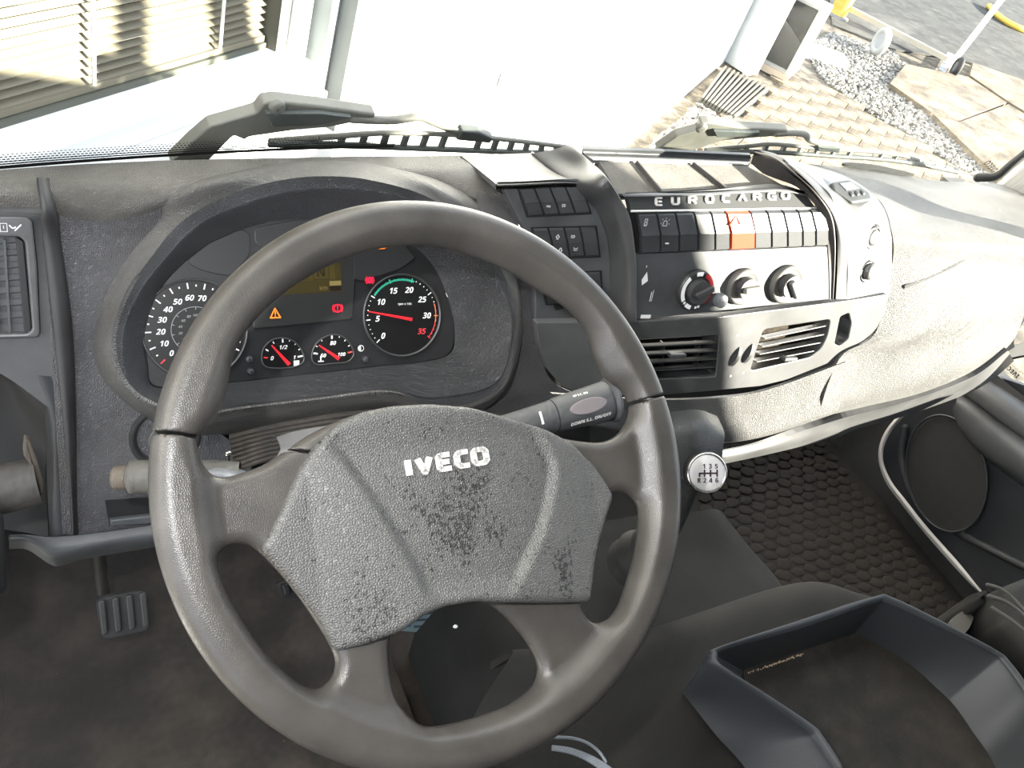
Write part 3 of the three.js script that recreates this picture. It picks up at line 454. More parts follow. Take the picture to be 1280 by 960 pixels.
// ---------------------------------------------------------------- instrument cluster
const canvasDial = (w, h, draw) => canvasTex(w, h, draw);
{
  const t = new Thing('instrument_cluster', 'black instrument cluster with white-numbered dials and red needles behind the wheel', 'instrument cluster');
  const out = [[190, 481], [184, 456], [182, 414], [198, 364], [227, 330], [263, 303], [318, 281], [366, 272], [420, 271], [468, 280], [508, 300], [541, 332], [562, 380], [568, 418], [562, 441], [530, 452], [470, 458], [400, 466], [307, 476], [245, 482]];
  const faceM = M(lin(0.022, 0.022, 0.024), 0.45, fine), plateM = M(lin(0.03, 0.03, 0.032), 0.5, fine);
  t.part('face', plateAt(CL, out, { depth: 0.012, bevel: 0.001, lift: -0.001, smooth: 120 }), faceM);
  for (const [l, n] of [[[[232, 326], [262, 303], [302, 286], [312, 292], [312, 318], [290, 345], [268, 342], [246, 336]], 'blank_window'], [[[318, 284], [372, 274], [420, 275], [420, 302], [330, 312], [318, 304]], 'blank_window'], [[[424, 275], [466, 282], [500, 300], [520, 322], [500, 336], [452, 352], [436, 346], [436, 300]], 'blank_window']])
    t.part(n, plateAt(CL, l, { depth: 0.003, bevel: 0.0008, lift: 0.0012, round: 0.006 }), M(lin(0.034, 0.034, 0.036), 0.35));
  const white = '#f4f4f2';
  const dial = (name, cx, cy, R, draw, label) => {
    const q = CL.loc(cx, cy), tex = canvasTex(512, 512, (x, W) => { x.fillStyle = '#0c0c0d'; x.fillRect(0, 0, W, W); x.translate(W / 2, W / 2); x.textAlign = 'center'; x.textBaseline = 'middle'; draw(x, W / 2); });
    const g = new THREE.CircleGeometry(R, 64); g.applyMatrix4(CL.matrix(q.x, q.y, 0.0014));
    const d = t.part('dial', g, M(0xffffff, 0.4, { map: tex, emissive: lin(1), emissiveMap: tex, emissiveIntensity: 0.12 }), null, label);
    const ring = lathe([[R - 0.001, 0], [R + 0.0002, 0.0025], [R + 0.0018, 0.003], [R + 0.0022, 0.0005]], CL.pt(q.x, q.y, 0.0005), CL.n, 64); t.part('bezel', ring, M(lin(0.1), 0.3, { metalness: 0.6 }), d);
    return [d, q];
  };
  const tick = (x, R, deg, r0, r1, w, col) => { const a = deg * D; x.strokeStyle = col; x.lineWidth = w; x.beginPath(); x.moveTo(Math.cos(a) * R * r0, -Math.sin(a) * R * r0); x.lineTo(Math.cos(a) * R * r1, -Math.sin(a) * R * r1); x.stroke(); };
  const num = (x, R, s, deg, r, col, size) => { const a = deg * D; x.fillStyle = col; x.font = `bold ${size * 0.92}px sans-serif`; x.save(); x.translate(Math.cos(a) * R * r, -Math.sin(a) * R * r); x.transform(1, 0, -0.24, 1, 0, 0); x.fillText(s, 0, 0); x.restore(); };
  const sp = dial('dial', 244, 412, 0.0515, (x, R) => {
    for (let v = 0; v <= 120; v += 10) { const d = 224 - v * 2.1; tick(x, R, d, 0.84, 0.96, 7, v ? white : '#e33'); num(x, R, String(v), d, 0.66, white, 44); if (v < 120) tick(x, R, d - 10.5, 0.88, 0.92, 7, white); }
    x.strokeStyle = '#999'; x.lineWidth = 3; x.beginPath(); x.arc(0, 0, R * 0.47, 136 * D, 40 * D); x.stroke();
    for (let v = 0; v <= 200; v += 20) { const d = 218 - v * 1.3; tick(x, R, d, 0.41, 0.47, 3, '#999'); num(x, R, String(v), d, 0.3, '#888', 20); }
  }, 'speed dial');
  const ta = dial('dial', 502.5, 394, 0.047, (x, R) => {
    for (let v = 0; v <= 35; v++) { const d = 224 - v * 7.5; if (v % 5 === 0) { tick(x, R, d, 0.85, 0.96, 7, v === 35 ? '#e0333c' : v === 30 ? '#e08040' : v === 15 || v === 20 ? '#3c9' : white); num(x, R, String(v), d, v === 0 ? 0.72 : 0.66, v === 35 ? '#e0404a' : white, 56); } else tick(x, R, d, 0.9, 0.93, 6, v > 10 && v < 20 ? '#2b9a78' : v > 27 ? '#d9605a' : white); }
    x.lineWidth = 13; x.strokeStyle = '#2f9d80'; x.beginPath(); x.arc(0, 0, R * 0.89, -(146 * D), -(70 * D)); x.stroke();
    x.lineWidth = 6; x.strokeStyle = '#e07b62'; x.beginPath(); x.arc(0, 0, R * 0.9, -(19 * D), 12 * D); x.stroke(); x.strokeStyle = '#d8404c'; x.beginPath(); x.arc(0, 0, R * 0.9, 12 * D, 39 * D); x.stroke();
    x.fillStyle = '#ccc'; x.font = 'bold 20px sans-serif'; x.fillText('rpm x 100', 14, -R * 0.29);
  }, 'engine speed dial');
  const needle = (p, tail, tip, w) => { const a = CL.loc(...tail), b = CL.loc(...tip), d = b.clone().sub(a).normalize(), n = v2(-d.y, d.x); t.part('needle', plate(CL, [a.clone().addScaledVector(n, w), a.clone().addScaledVector(n, -w), b.clone().addScaledVector(n, -w * 0.35), b.clone().addScaledVector(n, w * 0.35)], { depth: 0.0022, bevel: 0.0006, lift: 0.006 }), redM, p, 'red needle'); };
  needle(ta[0], [513, 399], [459, 389], 0.0019);
  const small = (outl, draw, tail, tip, label) => {
    const pts = curve2(px2(CL, outl), 60); const bb = new THREE.Box2().setFromPoints(pts), c = bb.getCenter(v2(0, 0)), s = bb.getSize(v2(0, 0)), k = Math.max(s.x, s.y);
    const g = plate(CL, pts, { depth: 0.002, bevel: 0, lift: 0.0016 }), loc = g.clone().applyMatrix4(CL.matrix().invert()), uv = g.attributes.uv, lp = loc.attributes.position;
    for (let i = 0; i < uv.count; i++) uv.setXY(i, (lp.getX(i) - c.x) / k + 0.5, (lp.getY(i) - c.y) / k + 0.5);
    const tex = canvasTex(256, 256, (x, W) => { x.fillStyle = '#0d0d0e'; x.fillRect(0, 0, W, W); x.translate(W / 2, W / 2); x.textAlign = 'center'; x.textBaseline = 'middle'; draw(x, W / 2); });
    const d = t.part('dial', g, M(0xffffff, 0.4, { map: tex, emissive: lin(1), emissiveMap: tex, emissiveIntensity: 0.12 }), null, label);
    const rim = pts.concat([pts[0]]).map((p) => CL.pt(p.x, p.y, 0.002)); t.part('bezel', tube(rim, 0.0009, 60, 6, false), M(lin(0.09), 0.35, { metalness: 0.5 }), d);
    needle(d, tail, tip, 0.0021);
  };
  const scale = (x, R, list) => { for (const [d, r0, r1, w, c] of list) tick(x, R, d, r0, r1, w, c); };
  small([[327, 452], [328, 437], [337, 426], [351, 422], [366, 426], [376, 437], [379, 450], [373, 456], [352, 460], [332, 458]], (x, R) => { x.translate(0, R * 0.3); scale(x, R, [[172, 0.72, 0.92, 9, '#d33'], [148, 0.8, 0.95, 8, white], [118, 0.86, 0.98, 6, white], [90, 0.8, 1.02, 10, white], [70, 0.9, 1, 6, white], [50, 0.88, 0.98, 6, white], [30, 0.85, 0.95, 6, white], [8, 0.7, 0.95, 10, white]]); num(x, R, '0', 172, 0.52, white, 38); num(x, R, '1/2', 88, 0.58, white, 36); num(x, R, '1', 8, 0.55, white, 34); x.fillStyle = white; x.fillRect(R * 0.5, R * 0.08, 34, 36); }, [360, 455], [338, 431], 'fuel dial');
  small([[389, 449], [391, 435], [400, 424], [414, 418], [428, 421], [438, 432], [441, 443], [435, 451], [415, 454], [394, 455]], (x, R) => { x.translate(0, R * 0.3); scale(x, R, [[170, 0.72, 0.92, 10, white], [148, 0.85, 0.95, 6, white], [125, 0.86, 0.98, 6, white], [92, 0.8, 1.02, 10, white], [70, 0.9, 1, 6, white], [50, 0.88, 0.98, 6, white], [30, 0.85, 0.95, 6, white], [10, 0.72, 0.95, 9, '#d54']]); num(x, R, '50', 176, 0.45, white, 34); num(x, R, '80', 88, 0.6, white, 36); num(x, R, '100', 8, 0.42, white, 32); x.fillStyle = white; x.fillRect(-R * 0.7, R * 0.2, 34, 7); x.fillRect(-R * 0.6, -R * 0.02, 8, 30); }, [422, 448], [397, 431], 'coolant temperature dial');
  // display
  t.part('display_frame', plateAt(CL, [[322, 312], [444, 316], [440, 399], [316, 411]], { depth: 0.003, bevel: 0.0008, lift: 0.0014, round: 0.004 }), M(lin(0.03), 0.35));
  const q = px2(CL, [[330, 317], [430, 322], [428, 358], [326, 369]]), cx = (q[0].x + q[1].x + q[2].x + q[3].x) / 4, cy = (q[0].y + q[1].y + q[2].y + q[3].y) / 4, w = q[1].x - q[0].x, h = q[1].y - q[2].y;
  const lcd = canvasTex(512, 200, (x, W, H) => { x.fillStyle = '#3d3416'; x.fillRect(0, 0, W, H); x.fillStyle = '#4a401c'; x.fillRect(W * 0.08, H * 0.06, W * 0.84, H * 0.5); x.fillStyle = '#20180a'; x.font = 'bold 84px sans-serif'; x.textAlign = 'center'; x.textBaseline = 'middle'; x.fillText('N', W * 0.74, H * 0.3); x.strokeStyle = '#32270f'; x.lineWidth = 6; x.strokeRect(W * 0.64, H * 0.08, W * 0.2, H * 0.46); for (let i = 0; i < 5; i++) x.strokeRect(W * (0.1 + i * 0.1), H * 0.12, W * 0.07, H * 0.4); x.fillStyle = '#8a7a48'; x.fillRect(W * 0.84, H * 0.62, W * 0.15, H * 0.16); x.fillStyle = '#20140c'; x.fillRect(W * 0.84, H * 0.79, W * 0.15, H * 0.17); x.fillStyle = '#8a7a48'; x.font = '40px sans-serif'; x.fillText('km', W * 0.76, H * 0.84); });
  const pg = new THREE.PlaneGeometry(w, h); pg.applyMatrix4(CL.turned(3).matrix(cx, cy, 0.0018)); t.part('display', pg, M(0xffffff, 0.4, { map: lcd, emissive: lin(1), emissiveMap: lcd, emissiveIntensity: 0.1 }));
  const lamp = (px, py, s, draw, col, label, glow = 0.8) => { const p = CL.loc(px, py), [g, m] = print(CL, p.x, p.y, s, s, draw, { lift: 0.0024, color: col, glow, rot: 2, res: 128 }); t.part('warning_lamp', g, m, null, label); };
  lamp(343, 391, 0.0135, (x, W) => { x.lineWidth = 13; x.beginPath(); x.moveTo(W / 2, 16); x.lineTo(W - 12, W - 16); x.lineTo(12, W - 16); x.closePath(); x.stroke(); x.fillRect(W / 2 - 6, 46, 12, 34); x.fillRect(W / 2 - 6, 88, 12, 12); }, new THREE.Color().setRGB(1, 0.22, 0.02), 'orange warning triangle');
  lamp(421, 385, 0.0135, (x, W) => { x.lineWidth = 12; x.beginPath(); x.arc(W / 2, W / 2, 40, 0, 7); x.stroke(); x.lineWidth = 6; x.beginPath(); x.arc(W / 2, W / 2, 57, 2.4, 3.9); x.stroke(); x.beginPath(); x.arc(W / 2, W / 2, 57, -0.75, 0.75); x.stroke(); x.fillRect(W / 2 - 6, 38, 12, 34); x.fillRect(W / 2 - 6, 80, 12, 12); }, new THREE.Color().setRGB(0.9, 0.01, 0.04), 'red brake warning ring');
  lamp(461, 350, 0.0115, (x, W) => { x.beginPath(); x.arc(W / 2, W / 2, 40, 0, 7); x.fill(); x.lineWidth = 8; x.beginPath(); x.arc(W / 2, W / 2, 56, 2.3, 4); x.stroke(); x.beginPath(); x.arc(W / 2, W / 2, 56, -0.85, 0.85); x.stroke(); x.globalCompositeOperation = 'destination-out'; x.font = 'bold 56px sans-serif'; x.fillText('P', W / 2, W / 2); }, new THREE.Color().setRGB(0.95, 0.01, 0.05), 'red parking brake lamp', 1);
  lamp(476, 308, 0.0125, (x, W) => { x.lineWidth = 12; x.strokeRect(30, 42, 66, 46); x.fillRect(40, 26, 46, 10); x.fillRect(8, 52, 14, 28); x.fillRect(104, 46, 14, 36); x.fillRect(50, 58, 26, 14); }, new THREE.Color().setRGB(1, 0.2, 0.01), 'orange engine lamp');
  lamp(450, 435, 0.0085, (x, W) => { x.lineWidth = 10; x.beginPath(); x.arc(W / 2, W / 2, 50, 0, 7); x.stroke(); x.beginPath(); x.arc(W / 2, W / 2, 50, Math.PI / 2, Math.PI * 1.5); x.fill(); }, 0xdddddd, 'white contrast symbol', 0.1);
  for (const [a, b] of [[311, 449], [313, 464], [456, 449]]) { const p = CL.loc(a, b); t.part('push_pin', lathe([[0.001, 0.005], [0.003, 0.0048], [0.004, 0.003], [0.0042, 0]], CL.pt(p.x, p.y), CL.n, 16), switchM); }
  t.end();
}

// ---------------------------------------------------------------- rocker switches
function rocker(pl, q, lift, ridge, inset = 0.0006, ridgeAt = 0.5) {    // q: corner pixels, top left, top right, bottom right, bottom left
  const [a, b, c, d] = px2(pl, q, lift), mid = (p, r, t) => p.clone().lerp(r, t), P = [];
  const rows = [[0, 0], [0.06, ridge * 0.45], [ridgeAt, ridge], [ridgeAt + 0.015, ridge * 0.9], [0.94, ridge * 0.6], [1, 0]];
  const line = rows.map(([t, h]) => { const l = mid(a, d, t), r = mid(b, c, t), w = r.clone().sub(l).setLength(inset); return [pl.pt(l.x + w.x, l.y + w.y, lift + h), pl.pt(r.x - w.x, r.y - w.y, lift + h)]; });
  const pos = [], tri = (...v) => v.forEach((p) => pos.push(p.x, p.y, p.z)), dn = (p) => p.clone().addScaledVector(pl.n, -0.006);
  for (let i = 0; i + 1 < line.length; i++) { const [l, r] = line[i], [l2, r2] = line[i + 1]; tri(l, l2, r2); tri(l, r2, r); tri(dn(l), dn(l2), l2); tri(dn(l), l2, l); tri(r, r2, dn(r2)); tri(r, dn(r2), dn(r)); }
  const f = line[0], e = line[line.length - 1]; tri(dn(f[0]), f[0], f[1]); tri(dn(f[0]), f[1], dn(f[1])); tri(e[0], dn(e[0]), dn(e[1])); tri(e[0], dn(e[1]), e[1]);
  const g = new THREE.BufferGeometry(); g.setAttribute('position', new THREE.Float32BufferAttribute(pos, 3)); g.computeVertexNormals(); return boxUV(g);
}
const mixPx = (a, b, t) => [lerp(a[0], b[0], t), lerp(a[1], b[1], t)];
const quadAt = (Q, u0, u1, v0 = 0, v1 = 1) => { const f = (u, v) => mixPx(mixPx(Q[0], Q[1], u), mixPx(Q[3], Q[2], u), v); return [f(u0, v0), f(u1, v0), f(u1, v1), f(u0, v1)]; };
const icons = {
  lamp: (x, W) => { x.lineWidth = 9; x.beginPath(); x.arc(W * 0.55, W / 2, 26, -1.6, 1.6); x.closePath(); x.stroke(); for (let i = -1; i < 2; i++) { x.beginPath(); x.moveTo(W * 0.12, W / 2 + i * 22); x.lineTo(W * 0.42, W / 2 + i * 22 + 6); x.stroke(); } },
  asr: (x, W) => { x.font = 'bold 44px sans-serif'; x.fillText('ASR', W / 2, W / 2); }, ok: (x, W) => { x.font = 'bold 62px sans-serif'; x.fillText('OK', W / 2, W / 2); },
  up: (x, W) => { x.lineWidth = 11; x.beginPath(); x.moveTo(W / 2, 20); x.lineTo(100, 64); x.lineTo(80, 64); x.lineTo(80, 102); x.lineTo(48, 102); x.lineTo(48, 64); x.lineTo(28, 64); x.closePath(); x.stroke(); },
  down: (x, W) => { x.translate(0, W); x.scale(1, -1); icons.up(x, W); }, dash: (x, W) => x.fillRect(34, 54, 60, 20),
  mirror: (x, W) => { x.lineWidth = 9; x.strokeRect(42, 18, 34, 80); x.beginPath(); x.arc(60, 66, 24, 0.3, 2.8); x.stroke(); x.fillRect(56, 40, 10, 26); },
  beacon: (x, W) => { x.lineWidth = 10; x.beginPath(); x.arc(W / 2, 66, 24, Math.PI, 0); x.lineTo(92, 100); x.lineTo(36, 100); x.closePath(); x.stroke(); for (const [a, b] of [[20, 30], [64, 16], [108, 30], [10, 76], [118, 76]]) x.fillRect(a - 6, b - 6, 12, 12); },
  waves: (x, W) => { x.lineWidth = 10; for (let j = 0; j < 2; j++) { x.beginPath(); x.moveTo(20, 44 + j * 36); x.quadraticCurveTo(64, 84 + j * 30, 108, 44 + j * 36); x.stroke(); } },
};
const stampTex = {};
function stamp(t, parent, pl, px, py, s, kind, lift, col = 0xd8d8d8) {
  const p = pl.loc(px, py, lift), [g, m] = print(pl, p.x, p.y, s, s, icons[kind], { lift, color: col, res: 128 });
  if (stampTex[kind + col]) t.part('symbol', g, stampTex[kind + col], parent); else t.part('symbol', g, (stampTex[kind + col] = m), parent);
}
{
  const t = new Thing('switch_panel', 'small angled panel of dark rocker switches just right of the gauges', 'switch panel');
  t.part('panel', plateAt(SW, [[626, 230], [634, 226], [722, 225], [734, 236], [748, 264], [760, 294], [764, 330], [764, 400], [668, 402], [668, 345], [664, 318], [654, 286]], { depth: 0.012, bevel: 0.002, lift: 0, round: 0.004 }), panelM);
  const blocks = [[[648, 237], [725, 232], [738, 266], [660, 270]], [[665, 286], [744, 284], [749, 320], [674, 323]], [[676, 344], [750, 340], [752, 376], [684, 380]]];
  blocks.forEach((Q, k) => {
    const big = [[Q[0][0] - 2, Q[0][1] - 2], [Q[1][0] + 2, Q[1][1] - 2], [Q[2][0] + 2, Q[2][1] + 2], [Q[3][0] - 2, Q[3][1] + 2]];
    t.part('switch_frame', plateAt(SW, big, { depth: 0.003, bevel: 0.0006, lift: 0.0012, round: 0.001 }), gapM);
    for (let i = 0; i < 4; i++) {
      const q = quadAt(Q, i / 4 + 0.01, (i + 1) / 4 - 0.01), r = t.part('rocker_switch', rocker(SW, q, 0.002, 0.0032), switchM);
      const at = (v) => { const z = quadAt(Q, i / 4, (i + 1) / 4, v - 0.1, v + 0.1); return [(z[0][0] + z[2][0]) / 2, (z[0][1] + z[2][1]) / 2]; };
      if (k === 0 && (i === 1 || i === 2)) stamp(t, r, SW, ...at(0.68), i === 1 ? 0.009 : 0.0075, i === 1 ? 'asr' : 'lamp', 0.0056);
      if (k === 1) { if (i === 0) stamp(t, r, SW, ...at(0.5), 0.009, 'ok', 0.0062); if (i === 1) { stamp(t, r, SW, ...at(0.3), 0.0085, 'up', 0.0056); stamp(t, r, SW, ...at(0.75), 0.0085, 'down', 0.0056); } if (i === 2) { stamp(t, r, SW, ...at(0.3), 0.008, 'lamp', 0.0056); stamp(t, r, SW, ...at(0.72), 0.008, 'waves', 0.0056); } }
    }
  });
  t.part('lower_pocket', plateAt(SW, [[690, 376], [702, 376], [704, 386], [694, 388]], { depth: 0.003, lift: 0.001, bevel: 0 }), gapM);
  t.end();
}

// ---------------------------------------------------------------- centre control panel
{
  const t = new Thing('control_panel', 'centre control panel with switch row, orange hazard button and heater knobs', 'control panel');
  t.part('heater_panel', plateAt(CS, [[792, 318], [1034, 308], [1037, 340], [1038, 374], [794, 400]], { depth: 0.015, bevel: 0.0012, lift: 0.002, round: 0.002 }), panelM);
  t.part('switch_bed', plateAt(CS, [[788, 263], [1027, 260], [1036, 309], [794, 320]], { depth: 0.012, bevel: 0.001, lift: -0.003 }), gapM);
  const xs = [795, 820, 844.5, 866, 888, 907, 938, 960, 981, 999, 1016, 1030].map((x, i, a) => i === 0 ? 0 : 0); void xs;
  const topL = [794, 265], topR = [1028, 262], botR = [1033, 307], botL = [798, 317];
  const U = [0, 0.105, 0.205, 0.305, 0.395, 0.475, 0.605, 0.695, 0.78, 0.86, 0.93, 1.0];
  const Q = [topL, topR, botR, botL];
  for (let i = 0; i < 11; i++) {
    const hz = i === 5, q = quadAt(Q, U[i] + 0.004, U[i + 1] - 0.004);
    const r = t.part(hz ? 'hazard_button' : 'rocker_switch', rocker(CS, q, 0.003, hz ? 0.011 : 0.009, 0.0005, 0.52), hz ? M(lin(0.5, 0.05, 0.016), 0.4, { bumpMap: rep(stipple, 12), bumpScale: 0.0001 }) : switchM, null, hz ? 'orange-red hazard button' : undefined);
    const c = (v) => { const z = quadAt(Q, U[i], U[i + 1], v - 0.1, v + 0.1); return [(z[0][0] + z[2][0]) / 2, (z[0][1] + z[2][1]) / 2]; };
    if (i === 0) stamp(t, r, CS, ...c(0.27), 0.013, 'mirror', 0.0128, 0xa8a8a8);
    if (i === 1) { stamp(t, r, CS, ...c(0.27), 0.014, 'beacon', 0.0128, 0xa8a8a8); stamp(t, r, CS, ...c(0.78), 0.012, 'dash', 0.0125); }
    if (hz) { const p = CS.loc(...c(0.28), 0.0135), tri = [v2(p.x, p.y + 0.008), v2(p.x + 0.0105, p.y - 0.0065), v2(p.x - 0.0105, p.y - 0.0065)], hol = tri.map((v) => v.clone().sub(p).multiplyScalar(0.62).add(p)); const HZ = new Plane(CS.pt(p.x, p.y, 0.0098), CS.yaw, CS.tilt + 20), mv = (v) => v.clone().sub(p); t.part('triangle', plate(HZ, tri.map(mv), { depth: 0.003, bevel: 0.0004, lift: 0.0014, holes: [hol.map(mv)] }), M(lin(0.62, 0.1, 0.03), 0.4), r); }
  }
  // strip with raised lettering and rounded brow
  t.part('brow', skin([[[776, 242], [880, 238], [965, 230], [1003, 238]].map(([a, b]) => GR.at(a, b, -0.002)), [[780, 246], [880, 243], [970, 237], [1008, 244]].map(([a, b]) => ES.at(a, b, 0.006)), [[784, 248], [880, 246], [976, 242], [1010, 247]].map(([a, b]) => ES.at(a, b, 0.001))], 24, 10), smoothM);
  t.part('name_strip', plateAt(ES, [[784, 244], [1006, 241], [1020, 260], [789, 265]], { depth: 0.008, bevel: 0.001, lift: 0.002 }), M(lin(0.022, 0.024, 0.025), 0.85));  // strip coloured near black in place of the shade across it
  t.part('strip_edge', tube([[789, 264], [860, 263], [940, 261.5], [1020, 260]].map(([a, b]) => ES.at(a, b, 0.003)), 0.0014, 20, 8), satinM);
  const G = { E: [[[0.75, 0.9], [0.2, 0.9], [0.1, 0.75], [0.1, 0.25], [0.2, 0.1], [0.75, 0.1]], [[0.35, 0.5], [0.72, 0.5]]], U: [[[0.1, 0.9], [0.1, 0.25], [0.22, 0.1], [0.68, 0.1], [0.8, 0.25], [0.8, 0.9]]], R: [[[0.1, 0.1], [0.1, 0.9], [0.65, 0.9], [0.8, 0.78], [0.8, 0.6], [0.65, 0.48], [0.35, 0.48]], [[0.55, 0.48], [0.82, 0.1]]], O: [[[0.45, 0.9], [0.2, 0.9], [0.08, 0.72], [0.08, 0.28], [0.2, 0.1], [0.7, 0.1], [0.82, 0.28], [0.82, 0.72], [0.7, 0.9], [0.4, 0.9]]], C: [[[0.78, 0.9], [0.22, 0.9], [0.08, 0.75], [0.08, 0.25], [0.22, 0.1], [0.78, 0.1]]], A: [[[0.05, 0.1], [0.45, 0.9], [0.85, 0.1]]], G: [[[0.78, 0.9], [0.22, 0.9], [0.08, 0.75], [0.08, 0.25], [0.22, 0.1], [0.8, 0.1], [0.8, 0.48], [0.5, 0.48]]] };
  const word = 'EUROCARGO', xs2 = [818, 838.5, 859.5, 881, 902, 922, 940.5, 959, 976];
  [...word].forEach((c, i) => { const f = i / 8, yb = lerp(254.5, 252, f), p = ES.loc(xs2[i], yb, 0.002), p2 = ES.loc(xs2[i] + 10, yb, 0.002), g = strokes(G[c], 0.2, 0.0022); g.scale(p2.distanceTo(p) / 0.9, 0.0105, 1); g.applyMatrix4(ES.turned(1.5).matrix(p.x, p.y, 0.002)); t.part('letter', g, satinM); });
  // storage / speaker mesh on the crest
  const meshM = M(lin(0.2, 0.19, 0.17), 0.75, { bumpMap: rep(leather, 26), bumpScale: 0.0014, map: rep(wearMap, 5) });  // mesh colour lightened to stand in for sunlight the arch keeps off
  const gq = [[747, 199], [928, 204], [978, 231], [772, 243]];
  t.part('mesh_tray', plateAt(GR, gq, { depth: 0.012, bevel: 0.001, lift: -0.012 }), meshM, null, 'dusty mesh on the crest, colour lightened as if sunlit');
  for (const u of [0.27, 0.66]) { const a = quadAt(gq, u, u + 0.012), h = -0.006; t.part('divider', plateAt(GR, a, { depth: 0.008, bevel: 0.0008, lift: h }), taupeM); }
  t.part('rear_bar', skin([[[728, 186], [830, 189], [938, 194]].map(([a, b]) => topAt(a, b, 0.853)), [[730, 192], [830, 196], [938, 201]].map(([a, b]) => topAt(a, b, 0.845)), [[742, 200], [834, 203], [934, 206]].map(([a, b]) => GR.at(a, b, -0.011))], 24, 8, { thick: 0.004 }), panelM);
  // knobs
  const knob = (cx, cy, R, kind, label) => {
    const p = CS.loc(cx, cy, 0.004), at = CS.pt(p.x, p.y, 0.002);
    const base = t.part('knob_ring', lathe([[R, 0], [R, 0.005], [R - 0.0015, 0.0075], [R - 0.005, 0.0078], [R - 0.007, 0.006], [0.001, 0.0055]], at, CS.n, 48), kind === 0 ? M(lin(0.05), 0.3, { metalness: 0.4 }) : M(lin(0.1, 0.096, 0.088), 0.45), null, label);
    const ang = [32, 8, 140][kind] * D, r = R * 0.62, k = new THREE.CylinderGeometry(r * 0.92, r, 0.012, 40); k.rotateX(Math.PI / 2); k.applyMatrix4(CS.matrix(p.x, p.y, 0.012));
    const d = t.part('knob', k, M(lin(0.05, 0.05, 0.052), 0.42, fine), base);
    const bar = new RoundedBoxGeometry(r * 1.75, r * 0.55, 0.009, 3, 0.003); bar.rotateZ([-155, 8, -50][kind] * D); bar.translate(Math.cos([20, 8, -50][kind] * D) * r * 0.22, Math.sin([20, 8, -50][kind] * D) * r * 0.22, 0); bar.applyMatrix4(CS.matrix(p.x, p.y, 0.0185));
    t.part('grip_bar', bar, kind === 0 ? M(lin(0.045), 0.4, fine) : kind === 1 ? M(lin(0.14, 0.135, 0.12), 0.4) : M(lin(0.09), 0.4), base); void ang; void d;
    if (kind === 0) { const [g, m] = print(CS, p.x, p.y, R * 1.98, R * 1.98, (x, W) => { const c = W / 2; x.clearRect(0, 0, W, W); x.lineCap = 'butt'; x.lineWidth = 26; for (const [a, b, col] of [[2.5, 3.95, '#f2f2f2'], [-1.2, 0.75, '#a8121e'], [4.4, 4.85, '#f4f4f4'], [1.75, 2.2, '#f4f4f4']]) { x.strokeStyle = col; x.beginPath(); x.arc(c, c, W * 0.42, a, b); x.stroke(); } x.fillStyle = '#eee'; for (const a of [2.35, 1.4, 1.2]) x.fillRect(c + Math.cos(a) * W * 0.42 - 8, c + Math.sin(a) * W * 0.42 - 8, 16, 16); }, { lift: 0.0098 }); t.part('scale_print', g, m, base); }
  };
  knob(868, 362, 0.0275, 0, 'temperature knob with red and white scale'); knob(928, 358, 0.0255, 1, 'fan knob'); knob(982, 355, 0.0275, 2, 'air flow knob');
  { const p = CS.loc(899, 375, 0.004); t.part('push_button', lathe([[0.0095, 0], [0.0095, 0.008], [0.008, 0.0095], [0.001, 0.01]], CS.pt(p.x, p.y, 0.002), CS.n, 24), M(lin(0.16, 0.17, 0.18), 0.4)); }
  // scratches in the paint
  const chips = canvasTex(256, 128, (x, W, H) => { x.clearRect(0, 0, W, H); x.fillStyle = '#e9e9e6'; x.beginPath(); x.moveTo(60, 34); x.lineTo(84, 16); x.lineTo(104, 36); x.lineTo(70, 46); x.fill(); x.fillRect(146, 60, 6, 22); x.fillRect(158, 56, 4, 26); x.fillRect(112, 112, 70, 9); x.fillRect(60, 114, 14, 8); x.fillRect(70, 2, 5, 5); });
  { const q = px2(CS, [[795, 330], [843, 328], [843, 399], [795, 402]], 0.0026), g = new THREE.PlaneGeometry(q[1].x - q[0].x, (q[0].y - q[3].y)); g.applyMatrix4(CS.matrix((q[0].x + q[1].x) / 2, (q[0].y + q[3].y) / 2, 0.0026)); t.part('paint_chips', g, new THREE.MeshStandardMaterial({ map: chips, transparent: true, alphaTest: 0.4, roughness: 0.6 })); }
  t.end();
}

